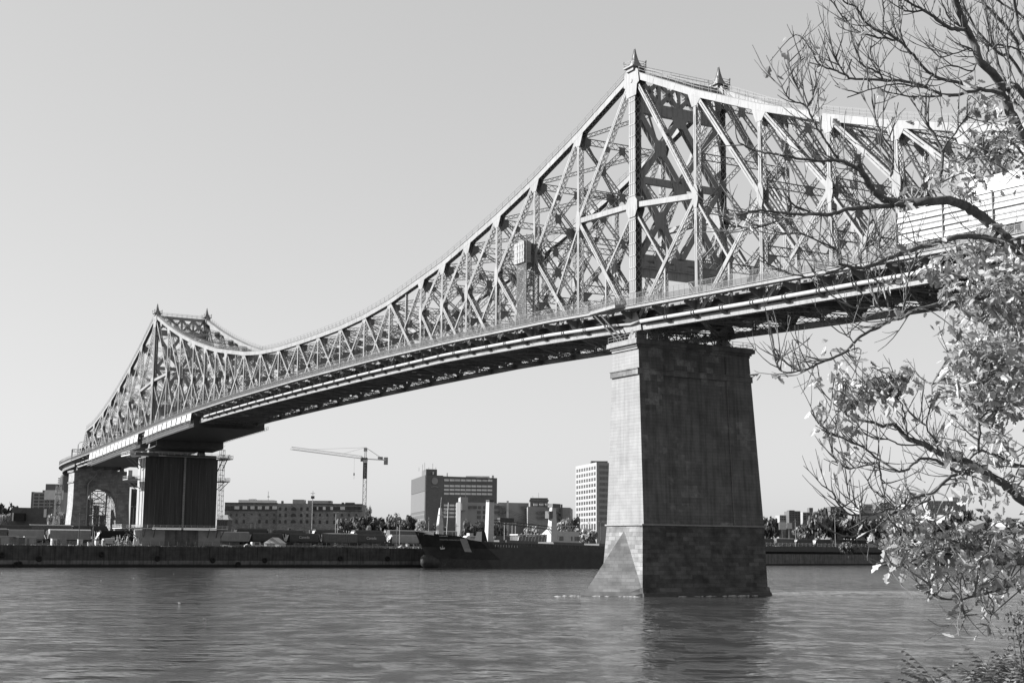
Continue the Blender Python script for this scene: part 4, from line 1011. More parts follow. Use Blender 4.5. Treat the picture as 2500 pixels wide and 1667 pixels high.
for i, (pr, u, lb) in enumerate([(ph,1920,'dark hopper just right of the near pier'),(pb,1998,'ribbed boxcar below the twin billboard pole'),(ph,2076,'dark hopper below the big dark tree'),(ph,2156,'dark hopper left of the lower leaves at right'),(pb,2236,'ribbed boxcar mostly behind the lower leaves'),(ph,2320,'rightmost dark hopper behind the leaves'),(ph,1842,'dark hopper hidden mostly by the near pier edge')]):
    p = Vector((wx(1865,838),838,0))+rdir*(17.9*(i if i < 6 else -1)); place_wagon(pr, False, 0, 0, RT-.6, lb, RA, 'rail wagons beyond the right quay', p)
# ------------------------------------------------------------------ ship
ship = thing('cargo_ship', 'long dark cargo ship with pale hull stripe moored in front of the quay', 'ship', (0,0,0), 0)
bowp = qp(1011,-14); ship.location = (bowp.x,bowp.y,0); 
ship.rotation_mode = 'XYZ'; ship.rotation_euler = (0,radians(1.25),QA)
SL, BM = 132, 18
def hullsec(x):
    # x from bow 0 aft; returns ring of (y,z) half widths at levels
    t = x/SL
    if x < 26: f = (x/26)
    else: f = 1
    ztop = interp(x,[0,4,17,19.5,21,26,SL-18,SL],[14.6,14.1,13.2,12.6,11.9,11.4,11.35,12.5])
    wt = BM/2*min(1, interp(x,[0,1.5,6,14,26,SL-20,SL],[.03,.2,.5,.8,1,1,.75]))
    wm = BM/2*interp(x,[0,4,8,16,32,SL-22,SL],[.0,.04,.25,.6,1,1,.4])
    wb = BM/2*interp(x,[0,6,10,20,36,SL-25,SL],[.0,.02,.16,.5,.98,.95,.1])
    return ztop, wt, wm, wb
secs = []
for x in (0,1.5,3,5,7,9,12,15,17,19.5,21,24,26,30,36,45,60,80,100,112,122,128,SL):
    zt, wt, wm, wb = hullsec(x); st_ = lambda z: max(0, interp(z,[-2,5,7,14.6],[6.8,5.0,4.2,0])-x) if x < 8 else 0
    pts = []
    for z, w_ in ((zt,wt),(8.5,wm),(4,lerp(wm,wb,.6)),(-2.5,wb)):
        w_ = max(w_,.06); pts.append((x+st_(z)*1.0, -w_, z))
    pts += [(p[0],-p[1],p[2]) for p in reversed(pts)]
    secs.append(pts)
mb = MB(); mb.loft(secs); hull = mb.build('hull', M['hull'], ship, smooth=False)
mb = MB(); mb.loft([[(x,r*cos(a),zc+r*1.1*sin(a)) for a in [2*pi*k/12 for k in range(12)]] for x,r,zc in ((3.2,.4,2.7),(3.6,1.7,2.8),(4.8,2.5,2.8),(6.5,2.8,2.7),(10,2.6,2.2),(15,1.2,1.6))]); mb.build('bulbous_bow', M['hull_md'], ship, smooth=True)
mb = MB()
def hy(x, z):                        # hull surface half-width
    zt, wt, wm, wb = hullsec(x); return interp(z,[-2.5,4,8.5,zt],[wb,lerp(wm,wb,.6),wm,wt])
# diagonal hull stripe
rows = []
for k in range(9):
    z = lerp(12.3,7.0,k/8); xa = lerp(16.9,20.3,k/8); rows.append([(xa,-hy(xa,z)-.06,z),(xa+2.9,-hy(xa+2.9,z)-.06,z),(xa+2.9,-hy(xa+2.9,z)-.02,z),(xa,-hy(xa,z)-.02,z)])
mb = MB(); mb.loft(rows); mb.build('hull_stripe', M['hull_lt'], ship)
def hull_text(txt, size, x, z, nm='lettering'):
    sl_ = atan2(hy(x+3,z)-hy(x-3,z), 6); tl = atan2(hy(x,z+.6)-hy(x,z-.6), 1.2)
    Mx = Matrix.Translation((x,-hy(x,z)-.10,z)) @ Matrix.Rotation(-sl_,4,'Z') @ Matrix.Rotation(pi/2+tl,4,'X'); return text_mesh(txt, size, M['pale'], nm, ship, Mx, .04)
hull_text('MARATHA PARAMOUNT', .8, 13.2, 11.6)
for i in range(5): pass
mb = MB()
for i in range(6): x = 8.6+i*.55; mb.box(x,x+.35,-hy(x,13.1)-.2,-hy(x,13.1)+.1,12.95,13.25)
mb.build('fairlead', M['pale'], ship)
mb = MB(); x = 11; mb.tube([(x,-hy(x,8.6)-.25,9.4),(x,-hy(x,8.0)-.3,8.1)], .16, 6); mb.bar((x-.9,-hy(x,7.9)-.4,7.9),(x+.9,-hy(x,7.9)-.45,8.2),.3,.6); mb.bar((x-.9,-hy(x,7.9)-.4,7.9),(x-1.0,-hy(x,7.9)-.4,8.7),.25,.3); mb.bar((x+.9,-hy(x,7.9)-.4,8.2),(x+1.1,-hy(x,7.9)-.4,8.9),.25,.3); mb.build('anchor', M['pale'], ship)
mb = MB()
for i in range(46):
    x = 30+i*1.9; mb.box(x-.1,x+.1,-BM/2-.08,-BM/2+.1,10.0,11.3)
mb.box(28,SL-20,-BM/2-.1,-BM/2+.1,11.2,11.5); mb.build('bulwark_stay', M['dkmetal'], ship)
mb = MB()
for i in range(9): x = 33+i*1.35; mb.box(x-.1,x+.1,-BM/2-.16,-BM/2-.08,9.4,10.3)
mb.build('draught_mark', M['pale'], ship)
for n_ in range(3):
    mb = MB(); x0 = 40+n_*24; mb.box(x0,x0+16,-6.5,6.5,11.35,12.4); mb.build('hatch', M['dkmetal'], ship)
mb = MB()
for sx in (-1,1):
    mb.bar((.6,sx*.4,14.6),(6,sx*5,13.9),.1,1.2); 
for i in range(10):
    x = 1+i*1.8; mb.bar((x,-hy(x,13.5)+.1,13.2),(x,-hy(x,13.5)+.1,15.2),.07,.07,(0,1,0))
for hh in (14.6,15.1): 
    for i in range(9): x = 1+i*1.8; mb.bar((x,-hy(x,13.5)+.1,hh),(x+1.8,-hy(x+1.8,13.5)+.1,hh-.08),.06,.06)
mb.build('bow_railing', M['pale'], ship)
def mast(x, z0, z1, w0, w1, name, cut=.5):
    mb = MB(); mb.loft([[(x-w0,-w0,z0),(x+w0,-w0,z0),(x+w0,w0,z0),(x-w0,w0,z0)],[(x-w0*.9,-w0*.9,lerp(z0,z1,.35)),(x+w0*.9,-w0*.9,lerp(z0,z1,.35)),(x+w0*.9,w0*.9,lerp(z0,z1,.35)),(x-w0*.9,w0*.9,lerp(z0,z1,.35))],[(x-w1,-w1,z1),(x+w1,-w1,z1),(x+w1,w1,z1),(x-w1,w1,z1)]]); return mb.build(name, M['white'], ship)
mast(11.5,13.5,24.6,1.2,.45,'foremast')
mb = MB(); mb.tube([(11.5,0,24),(11.8,0,29)], .12, 5); mb.bar((14.8,0,13.5),(15.2,0,27),.18,.18,(0,1,0)); mb.bar((10.6,0,22),(15,0,24),.12,.12); mb.bar((9.8,-1.2,21.5),(13.4,-1.2,21.5),.3,.3); mb.build('mast_stay', M['pale'], ship)
m1 = mast(35.5,11.3,28.2,1.5,1.25,'crane_post'); m2 = mast(67.5,11.3,27.6,1.7,.95,'crane_post')
mb = MB(); mb.tube([(35.5,0,28.2),(35.5,0,28.7)], 1.6, 10); mb.box(34.2,36.4,-1.4,1.4,28.2,29.0); mb.build('post_head', M['dark'], m1)
mb = MB(); mb.box(66.4,70.5,-1.6,1.6,27.4,28.9); mb.box(64.6,66.6,-1.5,1.5,22.5,25.6); mb.build('operator_cab', M['dkmetal'], m2)
mb = MB(); 
for zz in (19.4,20.6): mb.bar((38,-1.0,zz+.2),(66,-1.0,zz-1.6),.24,.24); mb.bar((38,1.0,zz+.2),(66,1.0,zz-1.6),.24,.24)
for i in range(18):
    x = 38+i*28/18; x2 = x+28/18; z = lerp(19.6,17.8,i/18); z2 = lerp(20.8,19,(i+1)/18)
    for y in (-1,1): mb.bar((x,y,z),(x2,y,z2),.14,.14)
mb.box(40,47,-1.1,1.1,20,21.8); mb.build('cargo_boom', M['dark'], ship)
mb = MB()
for z_ in (19.6,20.8,22.2): mb.bar((36.5,-.6,27.3),(60,-.6,z_-1),.07,.07); mb.bar((66.8,.4,27.3),(44,.4,z_),.07,.07)
mb.build('rigging_wire', M['dkmetal'], ship)
mb = MB(); mb.hexa([(28.2,-6,11.3),(31.2,-6,11.3),(31.2,0,11.3),(28.2,0,11.3),(28.8,-5,15.5),(30.4,-5,15.5),(30.4,-1,15.5),(28.8,-1,15.5)]); mb.build('winch_house', M['black'], ship)
# ------------------------------------------------------------------ excursion boat behind the ship
eb = thing('excursion_boat', 'white excursion boat with ribbed glass canopy behind the cargo ship', 'boat', (0,0,0), QA)
e0 = qp(1241,9); eb.location = (e0.x,e0.y,3.7); LB = (qp(1412,9)-e0).length
mb = MB(); mb.loft([[(0,-.4,7),(0,.4,7),(1,.3,-5),(1,-.3,-5)],[(5,-3.8,6.8),(5,3.8,6.8),(6,2.6,-5),(6,-2.6,-5)],[(LB-4,-3.8,6.9),(LB-4,3.8,6.9),(LB-4,2.8,-5),(LB-4,-2.8,-5)],[(LB,-2.6,7.4),(LB,2.6,7.4),(LB-2,2,-5),(LB-2,-2,-5)]]); mb.build('hull', M['white'], eb)
mb = MB(); mb.box(3,LB*.62,-3.4,3.4,6.8,9.8); mb.build('glazed_saloon', M['glass_md'], eb)
mb = MB()
for i in range(13):
    x = 2.6+i*(LB*.62-2.6)/12; mb.bar((x,-3.6,6.9),(x+.9,-3.5,10.1),.22,.3); mb.bar((x+.9,-3.5,10.1),(x+2.6,-2.8,10.9),.25,.25)
mb.box(2.8,LB*.64,-3.4,3.4,10.2,10.7); mb.build('canopy_rib', M['white'], eb)
mb = MB(); mb.box(LB*.6,LB-2,-3.4,3.4,6.9,12.2); mb.hexa([(LB*.5,-2.5,10.6),(LB*.62,-2.5,10.6),(LB*.62,2.5,10.6),(LB*.5,2.5,10.6),(LB*.6,-2.5,13.6),(LB*.62,-2.5,13.6),(LB*.62,2.5,13.6),(LB*.6,2.5,13.6)]); mb.build('deckhouse', M['white'], eb)
mb = MB()
for a,b in ((.66,.72),(.83,.85),(.88,.96)): mb.box(LB*a,LB*b,-3.46,-3.4,8,10)
mb.build('window', M['glass_md'], eb)
mb = MB()
for i in range(6): x = LB*(.63+i*.05); mb.bar((x,-3.2,12.2),(x+1,-3.2,14.2),.18,.2); mb.bar((x+1,-3.2,14.2),(x+2.2,-2,14.8),.18,.2)
mb.box(LB*.63,LB*.9,-3.1,3.1,14.6,14.9); mb.build('upper_canopy', M['white'], eb)
yb = thing('motor_boat', 'low white motor yacht seen just behind the ship bow', 'boat', (0,0,0), QA); y0 = qp(1118,7); yb.location = (y0.x,y0.y,2.9)
mb = MB(); mb.loft([[(0,-.3,9),(0,.3,9),(1.5,.2,-5),(1.5,-.2,-5)],[(5,-2.6,9),(5,2.6,9),(5,1.8,-5),(5,-1.8,-5)],[(13,-2.6,8.6),(13,2.6,8.6),(12.5,2,-5),(12.5,-2,-5)]]); mb.build('hull', M['white'], yb)
mb = MB(); mb.hexa([(2,-2,9),(12,-2,9),(12,2,9),(2,2,9),(4,-1.7,10.5),(12,-1.7,10.3),(12,1.7,10.3),(4,1.7,10.5)]); mb.box(5,7,-1.2,1.2,10.4,11.6); mb.build('cabin', M['white'], yb)
mb = MB(); mb.box(5,10.5,-2.0,-1.85,9.4,10.0); mb.build('window', M['glass_md'], yb)
# ------------------------------------------------------------------ buildings across the river
def xy(u, Y): return Vector((wx(u,Y), Y, 0))
GB = 8.5
def wall_box(mb, A, B, t0, t1, z0, z1, out=.12, inn=.3):
    """slab on the wall line A->B (outside is right of A->B), from fraction t0 to t1"""
    d = (B-A); p = A+d*t0; q = A+d*t1; n = Vector((d.y,-d.x,0)).normalized()
    a, b = p+n*out, q+n*out; c, e = q-n*inn, p-n*inn
    mb.hexa([(a.x,a.y,z0),(b.x,b.y,z0),(c.x,c.y,z0),(e.x,e.y,z0),(a.x,a.y,z1),(b.x,b.y,z1),(c.x,c.y,z1),(e.x,e.y,z1)]); return mb
def pbox(mb, P0, u1, u2, y, dep, v0, v1, zb=None):   # box facing us between columns u1..u2 at depth y, rows v0(top)..v1
    x1, x2 = wx(u1,y), wx(u2,y); z1 = wz((u1+u2)/2,v0,y); z0 = zb if zb is not None else wz((u1+u2)/2,v1,y)
    return mb.box(x1,x2,y,y+dep,z0,z1)
def par(L, C, R):                     # footprint from left, corner and right points
    D = L+R-C; return [(C.x,C.y),(R.x,R.y),(D.x,D.y),(L.x,L.y)]
# office block with emblem
C_, L_, R_ = xy(1037.5,850), xy(1003,915), xy(1212,873)
of = thing('office_building', 'dark brick office block with emblem and long strip windows behind the factory', 'building')
zt = wz(1037,1159,850); ztR = wz(1078,1158.5,855)
mb = MB(); mb.prism(par(L_,C_,R_), GB, wz(1212,1165,873)-.4); mb.build('wall', M['officebrick'], of)
Cm = C_.lerp(R_,.235)
mb = MB(); o_ = (C_-L_).normalized()*.25; e_ = (C_-R_).normalized()*.25
mb.prism([((C_+o_+e_).x,(C_+o_+e_).y),((Cm+o_).x,(Cm+o_).y),((Cm+L_-C_).x,(Cm+L_-C_).y),((L_+e_).x,(L_+e_).y)], GB, zt); mb.build('stair_tower', M['officebrick'], of)
mb = MB(); A = C_-(C_-L_)*0; 
for k, (t0_, z0_, z1_, m_) in enumerate([(0,zt-9.5,zt+.0,'officeband'),(0,zt-21.5,zt-9.7,'officeside'),(0,zt-25.6,zt-21.6,'officeband'),(0,GB,zt-25.7,'officeside')]):
    mb = MB(); wall_box(mb, L_+e_, C_+o_+e_, .0, .985, z0_, z1_, .3, .1); mb.build('side_panel', M[m_], of)
mb = MB(); wall_box(mb, L_+e_, C_+o_+e_, .0, .985, zt-23.9, zt-23.0, .34, .1); mb.build('side_panel', M['officeside'], of)
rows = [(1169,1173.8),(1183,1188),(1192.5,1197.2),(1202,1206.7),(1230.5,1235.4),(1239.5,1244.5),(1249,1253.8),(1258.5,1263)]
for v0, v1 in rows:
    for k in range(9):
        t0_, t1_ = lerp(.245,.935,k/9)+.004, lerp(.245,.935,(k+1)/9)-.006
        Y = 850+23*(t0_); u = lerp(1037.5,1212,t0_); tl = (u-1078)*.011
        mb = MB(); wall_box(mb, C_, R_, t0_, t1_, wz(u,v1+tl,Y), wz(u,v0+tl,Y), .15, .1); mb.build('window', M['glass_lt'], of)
mb = MB(); p = C_.lerp(R_,.115); n = Vector(((R_-C_).y,-(R_-C_).x,0)).normalized(); ctr = p+n*.6+Vector((0,0,wz(1057,1173.5,852)))
dx = (R_-C_).normalized(); pts = [ctr+dx*2.1*cos(a)+Vector((0,0,2.1*sin(a))) for a in [2*pi*i/20 for i in range(20)]]; mb.plate(pts, -n*.4)
for i in range(8):
    a = pi*.15+i*pi*.1; q0 = ctr+dx*(-2.4+i*.6)+Vector((0,0,-3.2-.5*abs(i-3.5)/3.5)); mb.bar(q0, q0+dx*.45, .2, .5)
mb.build('emblem', M['mid'], of)
mb = MB(); P1, P2, P3 = xy(1023,862), xy(1037,852), xy(1064,855); mb.prism(par(P1+Vector((0,14,0)),P2,P3), zt-.3, wz(1040,1144.5,852)); mb.build('rooftop_plant', M['officebrick'], of)
for g in ((1088,1090,860,2,1154,1166),(1135,1193,866,6,1161.8,1166),(1199,1204,868,3,1160,1166),(1053,1056,853,1.5,1151,1158)): mb = MB(); pbox(mb,0,*g); mb.build('roof_unit', M['pale'], of)
mb = MB()
for u, v in ((1023,1141),(1032,1133),(1037,1129),(1056.5,1131),(1047,1140),(1064,1140)): mb.bar(wp(u,1150,856),wp(u,v,856),.16,.16,(0,1,0))
mb.build('aerial', M['dkmetal'], of)
# white tower block with square windows
C_, L_, R_ = xy(1456.5,800), xy(1405,842), xy(1500,806)
tb = thing('tower_block', 'white high-rise with a grid of small square windows left of the near pier', 'building'); zt = wz(1456,1128,800)
mb = MB(); mb.prism(par(L_,C_,R_), GB, zt); mb.build('wall', M['towerwhite'], tb)
hz = (zt-wz(1456,1283,800))/11
for r in range(11):
    for k in range(8):
        z1 = zt-1.9-r*hz; mb = MB(); t0_ = .03+k*.1195
        wall_box(mb, L_, C_, t0_+.012, t0_+.09, z1-hz*.6-(1.6 if r == 10 else 0), z1-.1, .04, .3); mb.build('window', M['glass'], tb)
for r in range(11):
    z1 = zt-1.6-r*hz; mb = MB(); wall_box(mb, C_, R_, .16, .98, z1-hz*.55, z1, .05, .3); mb.build('strip_window', M['glass_md'], tb)
mb = MB(); pbox(mb,0,1443,1484,812,12,1125,1130); mb.build('roof_plant', M['dkmetal'], tb)
# factory range in front of the office
fa = thing('factory_building', 'pale rendered factory range with white stair tower behind the ship masts', 'building')
mb = MB(); mb.prism([(wx(1118,720),720),(wx(1215,735),735),(wx(1222,760),760),(wx(1116,760),760)], GB, wz(1165,1226,725)); mb.build('wall', M['factory'], fa)
mb = MB(); mb.prism([(wx(1215,736),736),(wx(1290,742),742),(wx(1290,770),770),(wx(1215,770),770)], GB, wz(1250,1226.5,738)); mb.build('wall', M['factory'], fa)
mb = MB(); mb.prism([(wx(1288,715),715),(wx(1392,728),728),(wx(1398,760),760),(wx(1285,745),745)], GB, wz(1330,1237,720)); mb.build('wall', M['mid'], fa)
mb = MB(); mb.prism([(wx(1123,717),717),(wx(1141,720),720),(wx(1141,735),735),(wx(1117.5,735),735)], GB, wz(1130,1213,718)); mb.prism([(wx(1126,714),714),(wx(1135,715),715),(wx(1135,721),721),(wx(1125,721),721)], wz(1130,1245,715), wz(1130,1227,715)); mb.build('stair_tower', M['factory'], fa)
mb = MB(); mb.prism([(wx(1113,719),719),(wx(1123.2,717.5),717.5),(wx(1123,735),735),(wx(1112,735),735)], GB, wz(1118,1226,718)); mb.build('white_annex', M['towerwhite'], fa)
def frow(u0, u1, n, v0, v1, y0, y1, m='glass_md'):
    for k in range(n):
        a, b = lerp(u0,u1,k/n)+.6, lerp(u0,u1,(k+1)/n)-.6; y = lerp(y0,y1,(k+.5)/n)
        mb = MB(); mb.box(wx(a,y),wx(b,y),y-.25,y+.5,wz(a,v1,y),wz(a,v0,y)); mb.build('window', M[m], fa)
frow(1143,1185,4,1234.5,1241,722.5,730.5); frow(1163,1185,2,1246.5,1253,726,730.5); frow(1163,1185,2,1258.5,1265.5,726,730.5)
frow(1204,1236,3,1234.5,1241,732.5,736.5); frow(1206,1236,3,1246.5,1253,733,736.5); frow(1270,1288,2,1236,1241.5,739,740)
frow(1311,1338,3,1247.5,1254,716.5,720); frow(1311,1338,3,1260,1266,716.5,720); frow(1355,1369,2,1247.5,1253,722,724); frow(1355,1369,2,1260,1266,722,724)
mb = MB(); pbox(mb,0,1294,1337,724,14,1215,1238); pbox(mb,0,1292,1339,723.6,15,1219,1223); mb.build('penthouse', M['dkmetal'], fa)
for k in range(3): mb = MB(); pbox(mb,0,1302+k*14.4,1312+k*14.4,719,3,1228.5,1234); mb.build('roof_fan', M['pale'], fa)
for u0, u1, v0, y in ((1236,1241,1222,733),(1369,1373,1230.5,723)): mb = MB(); pbox(mb,0,u0,u1,y,2,v0,1290,GB); mb.build('chimney', M['pale'] if u0 < 1300 else M['dkmetal'], fa)
mb = MB()
for u, v, y in ((1137,1198,720),(1315,1203,728),(1301,1210,728)): mb.bar(wp(u,1228,y),wp(u,v,y),.14,.14,(0,1,0))
mb.build('flag_mast', M['pale'], fa)
# brick warehouse
wh = thing('brick_warehouse', 'long dark brick warehouse with arched windows below the tower crane', 'building')
YW = 750
mb = MB(); pbox(mb,0,545,674,YW,25,1227.5,0,GB); mb.build('wall', M['brick'], wh)
mb = MB(); pbox(mb,0,758,882,YW,25,1230,0,GB); mb.build('wall', M['brick'], wh)
mb = MB(); pbox(mb,0,674,758,YW-1.2,26,1228.5,0,GB); mb.build('wall', M['brick'], wh)
mb = MB(); pbox(mb,0,544.5,674.2,YW-.5,1,1226.5,1228.5); pbox(mb,0,757.8,883,YW-.5,1,1229,1231); pbox(mb,0,544.5,674.2,YW-.4,1,1243.6,1245.6); pbox(mb,0,757.8,883,YW-.4,1,1245,1247); mb.build('cornice', M['dark'], wh)
def win(u, v0, v1, w_, y, m='glass', arch=True):
    x = wx(u,y); hw = w_/2; z0, z1 = wz(u,v1,y), wz(u,v0,y); mb = MB()
    pts = [(x-hw,y-.12,z0),(x+hw,y-.12,z0)]+([(x+hw*cos(a),y-.12,z1-hw*.8+hw*.8*sin(a)) for a in [pi*i/6 for i in range(7)]] if arch else [(x+hw,y-.12,z1),(x-hw,y-.12,z1)])
    mb.plate(pts, (0,.3,0)); mb.build('window', M[m], wh)
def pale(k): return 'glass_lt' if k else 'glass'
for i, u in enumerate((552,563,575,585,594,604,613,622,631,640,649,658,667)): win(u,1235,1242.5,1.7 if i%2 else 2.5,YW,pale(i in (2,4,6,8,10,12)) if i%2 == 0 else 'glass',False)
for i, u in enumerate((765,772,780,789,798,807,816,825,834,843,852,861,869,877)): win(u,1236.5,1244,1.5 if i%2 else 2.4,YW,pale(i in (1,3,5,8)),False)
for u in (561,575,593,612,631,649,667): win(u,1253,1259,1.1,YW); win(u,1267.5,1277,1.3,YW)
for u in (681,695,733,748):
    for v in (1237.5,1253,1268.5): win(u,v,v+8.5,1.25,YW-1.2)
for v in (1237,1252.5,1268): win(714,v,v+8.5,2.6,YW-1.2)
for u in (763,779,797,815,833,850,868): win(u,1253,1260,1.1,YW); win(u,1269,1278,1.3,YW)
mb = MB(); pbox(mb,0,578,665,YW+6,10,1220,1228); pbox(mb,0,603,619,YW+7,5,1217.5,1221); mb.build('rooftop_house', M['pale'], wh)
mb = MB(); pbox(mb,0,711,738,YW+5,9,1219,1229); pbox(mb,0,748,805,YW+6,8,1221.5,1230); mb.build('rooftop_house', M['mid'], wh)
for g in ((683,687,YW+3,3,1222,1230),(831,836,YW+3,3,1226,1231),(840,862,YW+4,4,1226,1231),(798,805,YW+5.5,1,1222,1225)): mb = MB(); pbox(mb,0,*g); mb.build('roof_unit', M['dkmetal'], wh)
mb = MB(); mb.bar(wp(655,1222,YW+8),wp(655,1199,YW+8),.16,.16,(0,1,0)); mb.bar(wp(653,1212,YW+8),wp(658,1212,YW+8),.5,.4); mb.build('aerial', M['dkmetal'], wh)
# left apartments, rounded tower, low dark sheds
ap_ = thing('apartment_block', 'brown apartment block with balcony rows at the far left', 'building'); Y = 900
mb = MB(); pbox(mb,0,74,150,Y,30,1201,0,GB); mb.build('wall', M['mid'], ap_)
mb = MB(); pbox(mb,0,69,75,Y+.5,28,1200,0,GB); mb.build('end_wall', M['dkmetal'], ap_)
for r in range(7):
    for k in range(5):
        mb = MB(); u = 76+k*13.5; pbox(mb,0,u,u+10.5,Y-.2,.5,1205+r*8,1210.3+r*8); mb.build('window', M['glass'], ap_)
mb = MB(); pbox(mb,0,103,135,Y+6,10,1181,1202); pbox(mb,0,96,104,Y+5,8,1196,1202); mb.build('rooftop_house', M['dkmetal'], ap_)
rt = thing('rounded_tower', 'dark rounded high-rise with stacked balconies partly hidden by the arched pier', 'building'); Y = 960
mb = MB(); cx = wx(147,Y); rr = abs(wx(160,Y)-cx); mb.prism([(cx+rr*cos(a),Y+rr+rr*sin(a)) for a in [2*pi*i/18 for i in range(18)]], GB, wz(151,1162,Y)); mb.prism([(cx+rr*.8*cos(a),Y+rr+rr*.8*sin(a)) for a in [2*pi*i/18 for i in range(18)]], wz(151,1162,Y), wz(151,1158,Y)); mb.build('wall', M['dkmetal'], rt)
for i in range(16): 
    z = wz(140,1166+i*5,Y); mb = MB(); mb.box(cx-rr*1.25,cx-rr*.5,Y+rr*.4,Y+rr*1.3,z-.7,z); mb.build('balcony', M['mid'], rt)
bb = thing('billboard', 'blank pale billboard standing before the apartment block roof', 'billboard'); Y = 860
mb = MB(); pbox(mb,0,101,147,Y,.6,1196,1219); mb.build('panel', M['pale'], bb)
mb = MB()
for u in (108,124,140): x = wx(u,Y); mb.box(x-.25,x+.25,Y+.6,Y+1.1,GB,wz(u,1198,Y))
mb.build('post', M['dkmetal'], bb)
sh1 = thing('dark_shed', 'low black-roofed shed with slanting gable at the far left', 'shed'); Y = 740
mb = MB(); mb.hexa([(wx(5,Y),Y,GB),(wx(112,Y),Y,GB),(wx(112,Y),Y+20,GB),(wx(5,Y),Y+20,GB),(wx(20,Y),Y+3,wz(60,1238,Y)),(wx(107,Y),Y+3,wz(60,1239,Y)),(wx(107,Y),Y+18,wz(60,1239,Y)),(wx(20,Y),Y+18,wz(60,1238,Y))]); mb.build('roof', M['dark'], sh1)
mb = MB(); pbox(mb,0,26,54,Y-2,3,1252,1271); mb.build('annex', M['black'], sh1)
mb = MB(); pbox(mb,0,102,108,Y-1,.6,1242,1262); pbox(mb,0,25,28,Y-2.4,.5,1251,1271); mb.build('pale_edge', M['pale'], sh1)
# buildings right of the pier
def simple(name, label, u0, u1, Y, v, m, dep=18, rows=0, cols=0, wm='glass', extra=None, side=None):
    t = thing(name, label, 'building'); mb = MB(); pbox(mb,0,u0,u1,Y,dep,v,0,GB); mb.build('wall', M[m], t)
    for r in range(rows):
        for k in range(cols):
            w_ = (u1-u0)/cols; mb = MB(); a = u0+k*w_; pbox(mb,0,a+w_*.2,a+w_*.8,Y-.15,.4,v+3+r*5.5,v+6+r*5.5); mb.build('window', M[wm], t)
    if extra:
        for (a,b,c,e,mm) in extra: mb = MB(); pbox(mb,0,a,b,Y+2,dep*.5,c,e); mb.build('rooftop_house', M[mm], t)
    return t
simple('low_apartments','low grey flats with two window rows just right of the near pier',1905,1928,900,1257,'mid',15,2,5)
simple('brick_flats','dark brick block with penthouse behind the twin billboard',1928,1956,890,1247,'dkmetal',16,4,4,'glass',[(1929,1942,1245,1248,'dark')])
simple('stepped_flats','grey stepped block with taller dark lift tower, left of the big tree',1962,1990,905,1250,'mid',14,3,3,'glass',[(1978,1987,1239,1251,'dkmetal')])
simple('corner_flats','dark block peeping over the trees above the lower left twigs',2030,2060,930,1236,'dkmetal',14,3,3)
simple('white_terrace','long white terraced building with stepped upper floor behind the branches',2100,2200,930,1233,'towerwhite',20,2,9,'glass_md',[(2140,2190,1226,1234,'dkmetal'),(2106,2132,1230,1234,'towerwhite')])
simple('white_hotel','white balconied block with dark end wall behind the right branches',2268,2342,930,1222,'towerwhite',20,5,8,'glass_md',[(2330,2348,1213,1223,'towerwhite')])
simple('grey_end_block','plain grey block adjoining the white balconied block at right',2343,2362,931,1219,'mid',20)
tw_ = thing('twin_billboard', 'two white billboard panels on one frame right of the near pier', 'billboard'); Y = 870
for u0, u1, v0, v1 in ((1903,1921,1274,1292),(1923,1935,1276,1290)): mb = MB(); pbox(mb,0,u0,u1,Y,.5,v0,v1); mb.build('panel', M['white'], tw_)
mb = MB()
for u in (1912,1929): x = wx(u,Y); mb.box(x-.3,x+.3,Y+.5,Y+1.1,GB,wz(u,1278,Y))
mb.build('post', M['dkmetal'], tw_)
rb_ = thing('red_brick_shed', 'small dark gabled shed under the right edge of the dark cladded pier', 'shed'); Y = 690
mb = MB(); pbox(mb,0,527,553,Y,10,1268,0,GB); mb.build('wall', M['dkmetal'], rb_)
mb = MB(); x0, x1 = wx(524,Y), wx(556,Y); z = wz(540,1268,Y); mb.hexa([(x0,Y-.6,z),(x1,Y-.6,z),(x1,Y+10.6,z),(x0,Y+10.6,z),(x0+1.5,Y+4,z+2.4),(x1-1.5,Y+4,z+2.4),(x1-1.5,Y+6,z+2.4),(x0+1.5,Y+6,z+2.4)]); mb.build('roof', M['mid'], rb_)
mb = MB()
for k in range(3): pbox(mb,0,530+k*8,535.5+k*8,Y-.12,.4,1270,1282)
mb.build('opening', M['glass'], rb_)
# hillside roof glimpsed between the piers
sp_ = thing('stadium_ramp', 'dark sloping ramp roof seen between the arched pier and the cladded pier', 'ramp'); Y = 720
mb = MB(); mb.hexa([(wx(314,Y),Y,GB),(wx(345,Y),Y,GB),(wx(345,Y),Y+20,GB),(wx(314,Y),Y+20,GB),(wx(314,Y),Y,wz(314,1192,Y)),(wx(345,Y),Y,wz(345,1222,Y)),(wx(345,Y),Y+20,wz(345,1222,Y)),(wx(314,Y),Y+20,wz(314,1192,Y))]); mb.build('roof', M['dark'], sp_)
